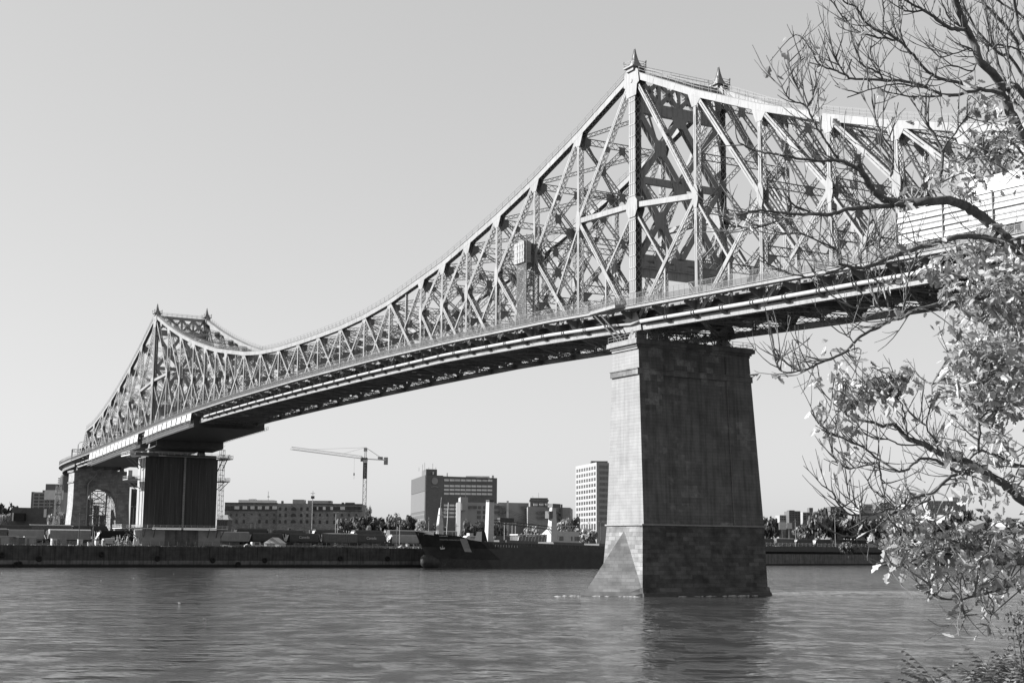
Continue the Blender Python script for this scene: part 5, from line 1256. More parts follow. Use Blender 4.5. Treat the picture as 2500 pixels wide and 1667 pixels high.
# ------------------------------------------------------------------ tower crane
cr_ = thing('tower_crane', 'pale lattice tower crane with dark lettered banner on its mast', 'crane')
YC = 800; bx = wx(887,YC); ztop = wz(887,1121,YC)
cr_.location = (bx,YC,GB); ox, oy = bx, YC
def loc(p): return Vector((p.x-ox,p.y-oy,p.z-GB))
mb = MB(); hw = .95; H_ = ztop-GB
for sx in (-hw,hw):
    for sy in (-hw,hw): mb.box(sx-.13,sx+.13,sy-.13,sy+.13,0,H_)
z = 0; i = 0
while z < H_-2:
    for sy in (-hw,hw): mb.bar((-hw,sy,z),(hw,sy,z+2),.12,.12) if i%2 else mb.bar((hw,sy,z),(-hw,sy,z+2),.12,.12); mb.bar((-hw,sy,z),(hw,sy,z),.1,.1)
    for sx in (-hw,hw): mb.bar((sx,-hw,z),(sx,hw,z+2),.12,.12); mb.bar((sx,-hw,z),(sx,hw,z),.1,.1)
    z += 2; i += 1
mb.build('mast', M['pale'], cr_)
zb0, zb1 = wz(887,1168,YC)-GB, wz(887,1129,YC)-GB
mb = MB(); mb.box(-1.15,1.15,-1.2,-1.1,zb0,zb1); bn = mb.build('banner', M['dark'], cr_)
for k, ch in enumerate('PREVEL'): text_mesh(ch, 1.5, M['pale'], 'letter', bn, Matrix.Translation((0,-1.24,zb1-1.8-k*1.32)) @ Matrix.Rotation(pi/2,4,'X'))
mb = MB(); mb.box(-1.25,1.25,-1.25,-1.1,zb1+.1,zb1+1.6); mb.build('top_panel', M['white'], cr_)
J0 = loc(wp(885,1119.5,YC)); J1 = loc(wp(711,1097,745)); jd = (J1-J0)
K1 = loc(wp(945,1123,815))
mb = MB(); n = 34
side = Vector((-jd.y,jd.x,0)).normalized()
for i in range(n):
    a, b = J0+jd*(i/n), J0+jd*((i+1)/n)
    for s_ in (-.7,.7): mb.bar(a+side*s_, b+side*s_, .17,.17); mb.bar(a+side*s_, (a+b)/2+Vector((0,0,1.5)), .1,.1); mb.bar((a+b)/2+Vector((0,0,1.5)), b+side*s_, .1,.1)
    mb.bar(a+Vector((0,0,1.5)), b+Vector((0,0,1.5)), .17,.17)
mb.build('jib', M['pale'], cr_)
mb = MB(); kd = K1-J0; ks = Vector((-kd.y,kd.x,0)).normalized()
for s_ in (-.6,.6): mb.bar(J0+ks*s_, K1+ks*s_, .3,.45)
for i in range(8): p = J0+kd*i/8; mb.bar(p+ks*.6,p-ks*.6+kd/8,.14,.14)
mb.build('counter_jib', M['pale'], cr_)
mb = MB(); p = K1-kd*.04; mb.box(p.x-1.2,p.x+1.0,p.y-1,p.y+1,p.z-2.6,p.z+1.6); mb.build('counterweight', M['mid'], cr_)
mb = MB(); p = K1-kd*.28; mb.box(p.x-1.4,p.x+1.4,p.y-.7,p.y+.7,p.z+.2,p.z+1.7); mb.build('winch', M['mid'], cr_)
AP = loc(wp(893,1092,YC)); mb = MB()
for sx in (-.6,.6):
    for sy in (-.6,.6): mb.bar((sx,sy,H_),(AP.x+sx*.5,AP.y+sy*.5,AP.z),.2,.2,(0,1,0))
for i in range(5):
    z0_ = lerp(H_,AP.z,i/5); z1_ = lerp(H_,AP.z,(i+1)/5); xa, xb = AP.x*i/5, AP.x*(i+1)/5; mb.bar((xa-.5,0,z0_),(xb+.5,0,z1_),.12,.12); mb.bar((xa-.5,0,z1_),(xb+.5,0,z1_),.12,.12)
ah = mb.build('apex_frame', M['pale'], cr_)
mb = MB(); mb.box(AP.x-1,AP.x+1,-.75,-.65,AP.z-2.4,AP.z-.3); sg_ = mb.build('number_plate', M['pale'], cr_)
text_mesh('37', 1.9, M['black'], 'number', sg_, Matrix.Translation((AP.x,-.8,AP.z-1.35)) @ Matrix.Rotation(pi/2,4,'X'))
mb = MB()
for f in (.28,.72): mb.bar(AP, J0+jd*f+Vector((0,0,1.5)), .1,.1)
mb.bar(AP, K1-kd*.12+Vector((0,0,.4)), .1,.1); mb.bar(AP, K1-kd*.2+Vector((0,0,.4)), .1,.1); mb.build('pendant_tie', M['mid'], cr_)
mb = MB(); mb.box(-1.2,1.2,-1.2,1.2,H_-.9,H_+.9); mb.box(-2.6,-1.2,-1.5,.2,H_-1.2,H_+1.2); mb.build('operator_cab', M['dkmetal'], cr_)
mb = MB(); p = J0+jd*.12; mb.bar(p,p-Vector((0,0,9)),.06,.06,(0,1,0)); mb.box(p.x-.3,p.x+.3,p.y-.3,p.y+.3,p.z-10,p.z-8.6); mb.bar(p-Vector((0,0,10)),p-Vector((0,0,12)),.1,.1,(0,1,0)); mb.build('hook_block', M['dark'], cr_)
# ------------------------------------------------------------------ poles, lamps, fences, quay clutter
def pole(u, vt, Y, label, kind='lamp', m='lamp', r=.16, z0=None):
    z0 = QT-.3 if z0 is None else z0; zt = wz(u,vt,Y); t = thing('lamp_post' if kind == 'lamp' else 'utility_pole', label, 'lamp post' if kind == 'lamp' else 'pole', (wx(u,Y),Y,z0))
    mb = MB(); mb.tube([(0,0,0),(0,0,zt-z0)], [r,r*.7], 6); mb.build('pole', M[m], t)
    h = zt-z0
    if kind == 'lamp':
        mb = MB(); mb.box(-.9,.9,-.08,.08,h-.12,h+.02); mb.build('arm', M[m], t)
        for sx in (-1,1): mb = MB(); mb.hexa([(sx*.9-.35,-.2,h-.1),(sx*.9+.35,-.2,h-.1),(sx*.9+.35,.2,h-.1),(sx*.9-.35,.2,h-.1),(sx*.9-.25,-.15,h+.15),(sx*.9+.25,-.15,h+.15),(sx*.9+.25,.15,h+.15),(sx*.9-.25,.15,h+.15)]); mb.build('lamp_head', M['white'], t)
    else:
        mb = MB(); mb.box(-1,1,-.1,.1,h-1.2,h-1.0); mb.build('crossarm', M[m], t)
    return t
pole(125,1236,600,'dark lamp post with pale head left of the arched pier',m='pole_dk')
pole(225,1275,560,'short pale post in front of the round arch','pole','mid')
pole(191,1250,560,'thin dark pole before the arched pier left leg','pole','pole_dk')
pole(322,1236,600,'lamp post in the gap between the arched pier and the cladded pier',m='pole_dk')
mastt = pole(760,1198,640,'tall slim mast with boxy head before the brick warehouse','pole','lamp',.2)
mb = MB(); h = wz(760,1213,640)-(QT-.3); mb.box(-.75,.75,-.5,.5,h-.7,h+.5); mb.build('head_box', M['dkmetal'], mastt)
pole(818,1250,640,'pale twin lamp post right of the tall mast')
pole(823,1278,645,'short twin lamp post beside the pale twin post')
pole(968,1256,620,'dark lamp post over the pale hopper wagon',m='pole_dk')
pole(975,1277,650,'short lamp post among the dark bushes left of the office')
pole(741,1251,640,'thin lamp post before the warehouse centre bay',m='pole_dk')
pole(1046,1262,650,'grey pole between the office and the ship bow','pole','mid')
pole(1113,1277,640,'thin pole behind the ship name','pole','mid')
pole(1231,1272,640,'pole between the two white ship masts, right of the boom cab','pole','lamp')
pole(1250,1277,640,'twin lamp post behind the cargo boom, left one')
pole(1258,1276,650,'twin lamp post behind the cargo boom, right one')
pole(1426,1274,700,'pale pole left of the near pier, left of a close pair','pole','lamp')
pole(1438,1270,700,'pale pole left of the near pier, right of a close pair','pole','lamp')
pole(1467,1272,700,'dark lamp post touching the near pier edge',m='pole_dk')
pole(1943,1267,830,'bare pole right of the twin billboard','pole','mid',.2,RT)
pole(2040,1255,830,'leaning grey pole before the big dark tree','pole','mid',.2,RT)
bsg = thing('sign_board', 'pale square signboard on two posts before the brick warehouse', 'sign'); Y = 650
mb = MB(); pbox(mb,0,607,623,Y,.4,1257,1275); mb.build('panel', M['mid'], bsg)
mb = MB()
for u in (610,620): x = wx(u,Y); mb.box(x-.12,x+.12,Y+.4,Y+.7,GB-.4,wz(u,1260,Y))
mb.build('post', M['lamp'], bsg)
def fence(A, B, h, step, label, z):
    t = thing('mesh_fence', label, 'fence', (A.x,A.y,z)); d = B-A; L = d.length; n = int(L/step); mb = MB()
    for i in range(n+1): p = d*(i/n); mb.bar((p.x,p.y,0),(p.x,p.y,h),.09,.09,(0,1,0))
    mb.build('post', M['lamp'], t); mb = MB()
    for hh in (.1,h*.5,h-.05): mb.bar((0,0,hh),(d.x,d.y,hh),.04,.05)
    k = int(L/.9)
    for i in range(k): p = d*(i/k); q = d*((i+1)/k); mb.bar((p.x,p.y,.1),(q.x,q.y,h-.05),.025,.025); mb.bar((q.x,q.y,.1),(p.x,p.y,h-.05),.025,.025)
    mb.build('mesh', M['dkmetal'], t)
fence(qp(80,7),qp(300,7),2.0,3.2,'mesh fence along the quay in front of the arched pier',QT-.35)
fence(qp(345,7),qp(560,7),2.0,3.2,'mesh fence in front of the dark cladded pier base',QT-.35)
fence(qp(700,12),qp(1035,12),2.2,3.4,'long mesh fence on the quay below the hopper wagons',QT-.35)
fence(rb0+n2*7+rdir*20,rb0+n2*7+rdir*420,2.2,3.5,'mesh fence on top of the right quay wall',RT-.1)
def crate(name, label, cat, u, off, L, D, H, m, z=QT-.35, rz=QA, lid=None, door=True):
    p = qp(u,off); t = thing(name, label, cat, (p.x,p.y,z), rz); mb = MB(); mb.box(-L/2,L/2,0,D,.1,H)
    mb.build('body', M[m], t); mb = MB()
    for x in (-L/2+.1,L/2-.3): mb.box(x,x+.2,.2,D-.2,0,.1)
    mb.build('skid', M['dark'], t)
    mb = MB(); mb.box(-L/2-.08,L/2+.08,-.08,D+.08,H,H+.14); mb.build('roof', M[lid or m], t)
    if door: mb = MB(); mb.box(-L*.3,-L*.1,-.05,.02,.2,H*.8); mb.build('door', M['glass_md'], t)
    return t
crate('site_cabin','long pale site cabin at the far left quay edge','cabin',8,9,9.5,2.6,3.4,'mid',lid='white')
crate('storage_rack','open pale storage frame beside the far left cabin','rack',33,9,3.4,2.2,3.3,'pale')
crate('storage_rack','darker open storage frame, second right of the far left cabin','rack',48,9,3,2.2,3.0,'dkmetal',lid='pale')
crate('storage_rack','pale open storage frame, third right of the far left cabin','rack',73,9,4,2.2,3.2,'mid',lid='pale')
crate('white_container','white and grey container in front of the grey boxcar at left','container',138,8,3.4,2.4,2.6,'white'); crate('grey_container','grey container joined right of the white container','container',150,8,3.4,2.4,2.5,'mid')
crate('white_cabinet','small white cabinet standing left of the short pale post','cabinet',196,8,1.7,1.4,2.4,'white'); crate('white_cabinet','low white box between the short pale post and the tipped white skip','box',221,9,1.9,1.2,1.4,'white',door=False)
crate('white_tank','small rounded white tank box left of the tipped white skip','tank',253,8,1.1,1.1,2.2,'white',door=False)
sk = thing('white_skip', 'tipped white rubbish skip near the cladded pier', 'skip', tuple(qp(266,8)+Vector((0,0,QT-.3))), QA)
mb = MB(); mb.hexa([(-2,0,1.2),(1,0,.9),(1,2,.9),(-2,2,1.2),(-2.2,0,2.8),(2.2,0,3.2),(2.2,2,3.2),(-2.2,2,2.8)]); mb.build('tub', M['white'], sk)
mb = MB(); mb.box(-1.8,1.0,.3,1.7,0,1.2); mb.build('stand', M['dkmetal'], sk)
pile = thing('steel_pile', 'jumbled stack of pale steel props beside the cladded pier base', 'pile', tuple(qp(308,11)+Vector((0,0,QT-.4))), QA); mb = MB()
for i in range(70):
    x = rnd(-5,6); y = rnd(0,5); a = rnd(-.5,.5); mb.bar((x,y,rnd(0,.5)),(x+rnd(-2,2),y+rnd(-1,1),rnd(1.5,4.6)),rnd(.08,.25),rnd(.08,.3))
mb.build('prop', M['mid'], pile); tag(pile.children[0], kind='stuff')
for i, (u, lb) in enumerate(((329,'leaning pale slab beside the cladded pier base, left one'),(336,'leaning pale slab beside the cladded pier base, right one'))):
    p = qp(u,9); t = thing('concrete_slab', lb, 'slab', (p.x,p.y,QT-.35), QA); mb = MB(); mb.hexa([(-.8,0,0),(.8,0,0),(.8,.3,0),(-.8,.3,0),(-.2,.8,3),(.5,.8,3.4),(.5,1.1,3.4),(-.2,1.1,3)]); mb.build('slab', M['pale'], t)
tn = thing('white_tent', 'white gabled marquee tent on the quay', 'tent', tuple(qp(671,10)+Vector((0,0,QT-.35))), QA-.9)
mb = MB(); mb.hexa([(-3.6,-2.4,0),(3.6,-2.4,0),(3.6,2.4,0),(-3.6,2.4,0),(-3.6,-2.4,1.8),(3.6,-2.4,1.8),(3.6,2.4,1.8),(-3.6,2.4,1.8)]); mb.build('wall', M['white'], tn)
mb = MB(); mb.add([(-3.8,-2.6,1.8),(3.8,-2.6,1.8),(3.8,2.6,1.8),(-3.8,2.6,1.8),(0,-2.6,4.1),(0,2.6,4.1)],[(1,2,5,4),(3,0,4,5),(0,1,4),(2,3,5),(0,3,2,1)]); mb.build('roof', M['white'], tn)
mb = MB(); mb.box(-2.4,1.0,-2.46,-2.38,.1,1.6); mb.build('opening', M['glass_md'], tn)
def vehicle(label, u, off, L, m, van=False, z=QT-.35, rz=QA):
    p = qp(u,off); t = thing('parked_van' if van else 'parked_car', label, 'van' if van else 'car', (p.x,p.y,z), rz); h = 2.2 if van else 1.45; w_ = .95
    mb = MB()
    prof = [(-L/2,.35),(L/2,.35),(L/2,.95),(L/2-.2,1.05)]+([(L/2-.9,1.15),(L/2-1.5,h),(-L/2+.1,h),(-L/2,h-.2)] if van else [(L/2-1.2,1.05),(L/2-1.9,h),(-L/2+1.0,h),(-L/2+.3,1.0),(-L/2,.95)])
    mb.plate([(x,-w_,z_) for x,z_ in prof], (0,2*w_,0)); mb.build('body', M[m], t)
    mb = MB(); mb.box(-L/2+1.1,L/2-1.8,-w_-.02,-w_+.05,1.05,h-.12); mb.build('window', M['glass'], t)
    for sx in (-1,1):
        for y in (-w_,w_): mb = MB(); mb.tube([(sx*L*.31,y-.1,.34),(sx*L*.31,y+.1,.34)], .34, 10); mb.build('wheel', M['black'], t)
vehicle('white van parked left of the white tent',627,10,4.8,'white',True); vehicle('pale car parked left of the white van',610,11,4.4,'mid'); vehicle('small pale car below the left Canada hopper',775,9,4.2,'mid'); vehicle('white car behind the fence near the ship bow',985,9,4.4,'white'); vehicle('white pickup-like van close to the ship bow',1003,10,4.6,'white',True)
vehicle('grey car at the quay edge below the boxcar',826,8,4.3,'mid'); vehicle('white van standing between the steel pile and the arched pier',247,14,4.8,'white',True)
for i, u in enumerate((985,997,1010,1022,1034)):
    p = qp(u,.6); t = thing('mooring_bollard', 'small pale bollard on the quay edge, number %s from the left before the ship bow' % ['one','two','three','four','five'][i], 'bollard', (p.x,p.y,QT-.3)); t['label'] = ['leftmost pale bollard on the quay edge near the ship bow','second pale bollard from the left near the ship bow','middle pale bollard of five near the ship bow','second pale bollard from the right near the ship bow','pale bollard on the quay edge closest to the ship bow'][i]; t['group'] = 'bollards on the quay edge'
    mb = MB(); mb.tube([(0,0,0),(0,0,.55)], [.22,.2], 8); mb.build('shaft', M['pale'], t); mb = MB(); mb.tube([(0,0,.55),(0,0,.8)], [.36,.3], 8); mb.build('head', M['white'], t)
def tubline(pts, r, m): pass
# ------------------------------------------------------------------ gulls resting on the water
def gull():
    mb = MB(); mb.loft([[(x,r*cos(a),z+r*.8*sin(a)) for a in [2*pi*k/8 for k in range(8)]] for x,r,z in ((-.55,.02,.22),(-.35,.1,.16),(0,.19,.14),(.25,.16,.17),(.36,.08,.27),(.42,.075,.36),(.5,.07,.38),(.56,.03,.36),(.66,.012,.34))]); return mb
g0 = None
gl = ['gull floating nearest the quay at far left','gull floating on the left, right of the first','gull floating left of the cladded pier reflection','gull floating in the dark water below the cladded pier, highest','gull floating in mid river left of centre','gull floating low in mid river below the cladded pier','gull floating below the white tent','gull floating alone toward the centre, left of the near pier']
for i, (u, v) in enumerate(((4,1398),(246,1417),(326,1411),(424,1401),(438,1473),(500,1513),(676,1404.5),(825,1444))):
    p = onz(u,v,0)
    if g0 is None: g0 = gull().build('gull', M['white'], smooth=True); o = g0
    else: o = g0.copy(); COL.objects.link(o)
    o.location = (p.x,p.y,0); o.rotation_euler = (0,0,rnd(0,6)); o.scale = (.5,.5,.5); tag(o, gl[i], 'bird', 'gulls on the river')
# ------------------------------------------------------------------ trees across the river
def far_tree(kind, label, u, vt, hwp, Y, z0, protos={}, grp=None, name='tree'):
    """crown half width hwp in source pixels; top at row vt"""
    zt = wz(u,vt,Y); H = zt-z0; R = hwp/F_*Y*1.3; loc = (wx(u,Y),Y,z0)
    if kind not in protos or len(protos[kind]) < 3:
        t = thing(name, label, 'tree', loc, 0, grp)
        mb = MB(); h0 = .12; mb.tube([(0,0,-.02),(.01,0,.2),(-.01,.01,.5)], [.035,.025,.012], 6)
        for i in range(6):
            a = rnd(0,2*pi); mb.tube([(0,0,.15+.05*i),(.25*cos(a),.25*sin(a),.38+.07*i),(.5*cos(a),.5*sin(a),.55+.06*i)], [.014,.009,.004], 4)
        mb.build('trunk', M['bark'], t)
        mb = MB(); lobes = [(0,0,.6,.62,.38),(0,0,.45,.7,.26)]
        for i in range(12):
            a = rnd(0,2*pi); r = rnd(.3,.78); lobes.append((r*cos(a),r*sin(a),rnd(.42,.82),rnd(.26,.42),rnd(.10,.17)))
        nl = 1300 if kind != 'airy' else 420
        for i in range(nl):
            x,y,z,rx,rz = random.choice(lobes); v = Vector((random.gauss(0,1),random.gauss(0,1),random.gauss(0,1))).normalized()*rnd(.55,1.05)
            c = Vector((x+v.x*rx,y+v.y*rx,z+v.z*rz)); s = rnd(.05,.105); n = (v+Vector((rnd(-.8,.8),rnd(-.8,.8),rnd(-.5,.9)))).normalized(); e = n.cross(Vector((rnd(-1,1),rnd(-1,1),1))).normalized()*s; g = n.cross(e).normalized()*s*rnd(.6,1)
            mb.add([c-e-g*.4,c-e*.2-g,c+e-g*.3,c+e*.5+g*.8,c-e*.5+g], [(0,1,2,3,4)])
        mt = {'dark':'leaf_dk','mid':'leaf_md','light':'leaf_lt','airy':'leaf_md'}[kind]
        mb.build('crown', M[mt], t); protos.setdefault(kind, []).append(t); t.scale = (R,R,H)
        return t
    src = random.choice(protos[kind]); t = copy_tree(src, loc, rnd(0,6), label, (R,R,H)); t['group'] = grp; t.name = name
    return t
FT = [('dark','dark round tree at the far left edge beyond the sheds',12,1221,24,800,8.5),('light','pale bush between the black shed and the arched pier',133,1248,20,690,8.5),('light','pale low bush at the far left edge',2,1248,16,700,8.5),
('mid','greyish bush in front of the brick warehouse right half',842,1263,20,690,8.6),('mid','small grey bush before the warehouse end wall',868,1268,16,688,8.6),('dark','broad dark tree right of the warehouse end, left of three',884,1256,24,700,8.6),('dark','dark tree in the middle of the clump below the crane',920,1258,24,702,8.6),('dark','low dark tree in the clump left of the office block',947,1264,22,695,8.6),('mid','taller looser tree standing behind the dark clump',965,1250,20,715,8.6),
('dark','rounded dark tree at the left foot of the office block',1000,1254,16,700,8.6),('dark','dark shrub filling the gap left of the rounded dark tree',978,1270,18,690,8.6),('light','pale leafy bush right of the rounded dark tree',1030,1266,20,690,8.6),('airy','thin sparse tree right beside the crane mast',897,1230,10,735,8.6),('light','small pale shrub at the foot of the dark clump',900,1280,8,670,8.6),
('mid','grey tree before the office wall, left of the white annex',1065,1275,18,690,8.6),('mid','grey tree in front of the factory, left one',1140,1266,17,690,8.6),('mid','grey tree in front of the factory, right one',1168,1268,17,690,8.6),('airy','sparse tree between the two white ship masts',1218,1268,16,690,8.6),
('light','pale bush behind the excursion boat',1300,1283,18,680,8.6),('light','pale bush left of the white tower block foot',1376,1264,20,700,8.6),('light','pale bush at the foot of the white tower block',1402,1260,16,740,8.6),('light','low pale bush left of the near pier edge',1430,1285,22,680,8.6),('mid','grey shrub under the right ship mast',1345,1288,14,680,8.6),
('dark','dark tree just right of the near pier',1880,1255,22,900,10.4),('mid','grey tree behind the twin billboard',1912,1266,22,925,10.4),('mid','big grey-green tree with visible stems left of the leaning pole',2003,1240,22,880,10.4),('dark','big dark tree behind the leaning grey pole',2036,1234,24,890,10.4),('mid','broad mid-grey tree right of the leaning pole',2085,1256,34,880,10.4),
('dark','dark tree below the white terraced building',2130,1262,26,885,10.4),('dark','dark tree under the right part of the white terrace',2180,1252,30,890,10.4),('dark','dark tree between the two white buildings',2232,1248,30,890,10.4),('mid','mid-grey tree left of the balconied white block',2275,1246,26,890,10.4),('dark','dark tree in front of the balconied white block',2318,1252,28,890,10.4),('dark','tall dark tree at the end wall of the balconied block',2354,1238,24,890,10.4),('mid','mid-grey tree right of the tall dark tree',2400,1256,28,890,10.4),('dark','dark tree near the right picture edge',2445,1260,28,890,10.4),('dark','dark tree cut by the right picture edge',2490,1268,26,890,10.4),('mid','grey shrub behind the wagons right of the billboard pole',1960,1275,18,885,10.4)]
for k, lb, u, vt, hw_, Y, z0 in FT: far_tree(k, lb, u, vt, hw_, Y, z0, grp='trees on the far shore')
p = rb0+rdir*((Vector((wx(2071,790),790,0))-rb0).dot(rdir)); t = far_tree('mid','bushy shrub hanging over the right quay wall',2071,1320,18,p.y-1,4.4,grp='trees on the far shore')
# ------------------------------------------------------------------ near bank
mb = MB(); prof = [(-60,6.6),(8,6.6),(13,6.3),(17,5.4),(22,1),(26,-2)]
mb.loft([[(x,y,z) for y,z in prof]+[(x,y,-4) for y,z in reversed(prof)] for x in (-80,-30,0,20,80)]); tag(mb.build('river_bank', M['ground']), kind='structure')
# ------------------------------------------------------------------ foreground tree
random.seed(21)
R1_ = lambda x,y: (1850+x/3.4846, y/3.4846)
R2_ = lambda x,y: (1850+x/3.135, 400+y/3.135)
R3_ = lambda x,y: (1850+x/3.135, 850+y/3.135)
R4_ = lambda x,y: (1850+x/3.618, 1250+y/3.618)
ft = thing('foreground_tree', 'near tree reaching in from the right with bare twigs and pale leaves', 'tree', (0,0,0))
LIMB, TWIG, LEAF = MB(), MB(), MB(); SAM = []
def catmull(P, k=4):
    out = []; n = len(P)
    for i in range(n-1):
        p0, p1, p2, p3 = P[max(i-1,0)], P[i], P[i+1], P[min(i+2,n-1)]
        for j in range(k):
            t = j/k; out.append(.5*((2*p1)+(-p0+p2)*t+(2*p0-5*p1+4*p2-p3)*t*t+(-p0+3*p1-3*p2+p3)*t*t*t))
    out.append(P[-1]); return out
def trace(px, Y0, Y1, w0, w1, root=None, jit=.005):
    n = len(px); P = [wp(u,v,lerp(Y0,Y1,i/(n-1))+rnd(-.08,.08)) for i,(u,v) in enumerate(px)]
    if root: P = [wp(*root)]+P
    S = catmull(P); m = len(S); S = [p+Vector((rnd(-jit,jit),rnd(-jit,jit),rnd(-jit,jit))) if 0 < i < m-1 else p for i, p in enumerate(S)]
    rad = [max(.0036, 1.12*lerp(w0,w1,i/(m-1))/2/F_*lerp(Y0,Y1,i/(m-1))*rnd(.95,1.05)) for i in range(m)]
    LIMB.tube(S, rad, 7)
    for i, p in enumerate(S): SAM.append((p, (S[min(i+1,m-1)]-S[max(i-1,0)]).normalized(), rad[i]))
    return S
TR = lambda v: (2640, v, 11)
trace([R1_(*p) for p in ((2265,1180),(2150,950),(2060,720),(1990,610),(1890,520),(1840,370),(1770,250),(1700,60),(1670,-60))],10.6,10.0,24,13,TR(560))
trace([R1_(*p) for p in ((1770,250),(1680,250),(1590,220),(1500,150),(1410,85),(1300,30),(1210,-20))],10.1,9.7,10,4)
trace([R1_(*p) for p in ((1420,85),(1280,100),(1220,50),(1215,-20))],9.8,9.6,5,3)
trace([R1_(*p) for p in ((2200,560),(2080,470),(1990,400),(1900,300),(1830,200),(1760,60),(1740,-40))],10.9,10.6,8,4,TR(430))
trace([R1_(*p) for p in ((2265,520),(2200,350),(2060,170),(1950,60),(1880,-50))],11.2,11,10,7,TR(330))
trace([R1_(*p) for p in ((2265,330),(2210,160),(2180,-40))],10.5,10.4,9,6,TR(300))
trace([R1_(*p) for p in ((2265,800),(2090,795),(1900,760),(1760,720),(1620,690),(1480,640),(1350,500),(1260,400),(1200,350),(1100,330),(1000,315),(850,270),(760,180),(690,100))],10.5,9.6,10,3,TR(520))
trace([R1_(*p) for p in ((1260,400),(1130,300),(1000,260),(900,170),(840,70),(740,20),(700,-30))],9.9,9.6,6,3)
trace([R1_(*p) for p in ((1060,300),(1070,120),(1060,-20))],9.8,9.8,4,3); trace([R1_(*p) for p in ((1250,370),(1210,270),(1210,150))],9.8,9.7,4,2.5)
trace([R1_(*p) for p in ((1890,760),(1650,815),(1500,780),(1400,730),(1200,690),(1000,685),(800,670),(740,635),(650,600),(540,560),(490,500),(460,430))],10.3,9.4,8,3)
trace([R1_(*p) for p in ((1060,680),(1020,570),(960,480),(955,390))],9.9,9.8,4,2.5); trace([R1_(*p) for p in ((1040,620),(900,560),(855,480),(850,390))],9.8,9.7,4,2.5)
trace([R1_(*p) for p in ((750,640),(690,560),(650,470),(640,400))],9.6,9.5,4,2.5)
trace([R1_(*p) for p in ((1480,640),(1400,740),(1200,720),(1000,750),(760,830))],10,9.7,5,2.5)
trace([R1_(*p) for p in ((1640,820),(1300,820),(1110,790))],10.1,10,5,2.5)
trace([R1_(*p) for p in ((2265,160),(2190,100),(2090,40),(2000,-30))],10.9,10.8,6,4,TR(200)); trace([R1_(*p) for p in ((2200,760),(2150,620),(2120,450),(2130,280),(2180,120),(2220,-20))],10.9,10.7,6,3,TR(400))
trace([R1_(*p) for p in ((2080,800),(1990,620),(1950,480),(1970,380),(1960,250))],10.7,10.5,5,3); trace([R1_(*p) for p in ((2265,960),(2180,860),(2100,680),(2010,420),(1960,200),(1930,0))],11.0,10.7,7,4,TR(440))
trace([R1_(*p) for p in ((1880,500),(1820,420),(1700,450),(1560,490),(1490,430))],10.4,10.1,4,2.5); trace([R1_(*p) for p in ((1860,490),(1830,600),(1650,560),(1500,600))],10.4,10.2,4,2.5)
trace([R1_(*p) for p in ((2040,380),(2200,420),(2290,500))],10.6,10.8,4,3); trace([R1_(*p) for p in ((1790,270),(1640,160),(1560,0))],10.2,10,5,3); trace([R1_(*p) for p in ((2265,1330),(2120,1240),(1990,1300),(1850,1250),(1760,1380))],10.6,10.1,7,3,TR(640))
# big lower limb
Ds = trace([R2_(*p) for p in ((2000,650),(1880,570),(1800,480),(1680,380),(1580,320),(1460,285),(1300,285),(1150,300),(1020,290),(930,240),(850,160),(800,70),(760,0))],10.4,9.5,27,13,TR(760),.008)
trace([R1_(*p) for p in ((870,1450),(780,1400),(680,1365),(560,1370),(420,1360),(250,1330),(100,1310),(-60,1270),(-160,1215))],9.5,9.0,9,3)
trace([R1_(*p) for p in ((690,1360),(600,1230),(540,1150),(480,1040),(410,900),(350,760),(290,640),(255,440))],9.4,9.0,6,2.5)
trace([R1_(*p) for p in ((410,900),(300,860),(240,810),(200,720))],9.1,9,4,2.5); trace([R1_(*p) for p in ((420,910),(470,820),(490,700),(490,560))],9.1,9,4,2.5)
trace([R1_(*p) for p in ((290,620),(330,560),(400,490))],9,8.9,3,2)
trace([R2_(*p) for p in ((1150,310),(1000,320),(920,330),(800,335),(660,355),(560,385),(420,385),(300,385),(130,370),(0,360),(-150,390),(-300,400))],9.8,8.9,13,3)
trace([R2_(*p) for p in ((440,385),(300,330),(220,240),(140,120),(60,40))],9.3,9,5,2.5)
trace([R2_(*p) for p in ((230,390),(120,450),(-20,490),(-160,480),(-280,420))],9.2,8.9,5,2.5)
trace([R2_(*p) for p in ((1890,600),(1800,580),(1700,560),(1560,555),(1400,600),(1250,640),(1100,690),(980,735),(850,785),(760,800),(620,765))],10.2,9.5,15,7)
trace([R2_(*p) for p in ((680,785),(560,830),(430,865),(330,860),(200,820),(120,790),(0,690))],9.6,9.0,5,2.5)
trace([R2_(*p) for p in ((640,770),(600,660),(440,580),(300,530),(200,530))],9.6,9.2,5,2.5); trace([R2_(*p) for p in ((790,790),(780,700),(860,620),(940,590),(920,540))],9.6,9.5,4,2.5); trace([R2_(*p) for p in ((850,780),(930,700),(930,640))],9.7,9.6,3,2)
trace([R2_(*p) for p in ((2038,1000),(1800,1020),(1600,1050),(1380,1080),(1200,1130),(1090,1180),(1030,1190),(960,1230),(820,1300),(720,1390),(640,1460),(480,1520),(380,1565),(310,1580),(240,1540),(170,1480),(120,1390))],10.3,9.2,11,3,TR(860))
trace([R2_(*p) for p in ((1090,1180),(1130,1050),(1150,880),(1200,760),(1220,680))],9.8,10,5,4); trace([R2_(*p) for p in ((1030,1180),(920,1090),(940,960),(900,880))],9.8,9.7,4,2.5)
trace([R2_(*p) for p in ((920,1095),(760,1100),(600,1030),(520,960),(410,810))],9.7,9.4,4,2)
trace([R2_(*p) for p in ((330,1585),(220,1600),(150,1560),(140,1500))],9.2,9.1,3,2); trace([R2_(*p) for p in ((740,1370),(690,1320),(615,1280))],9.5,9.4,2.5,2)
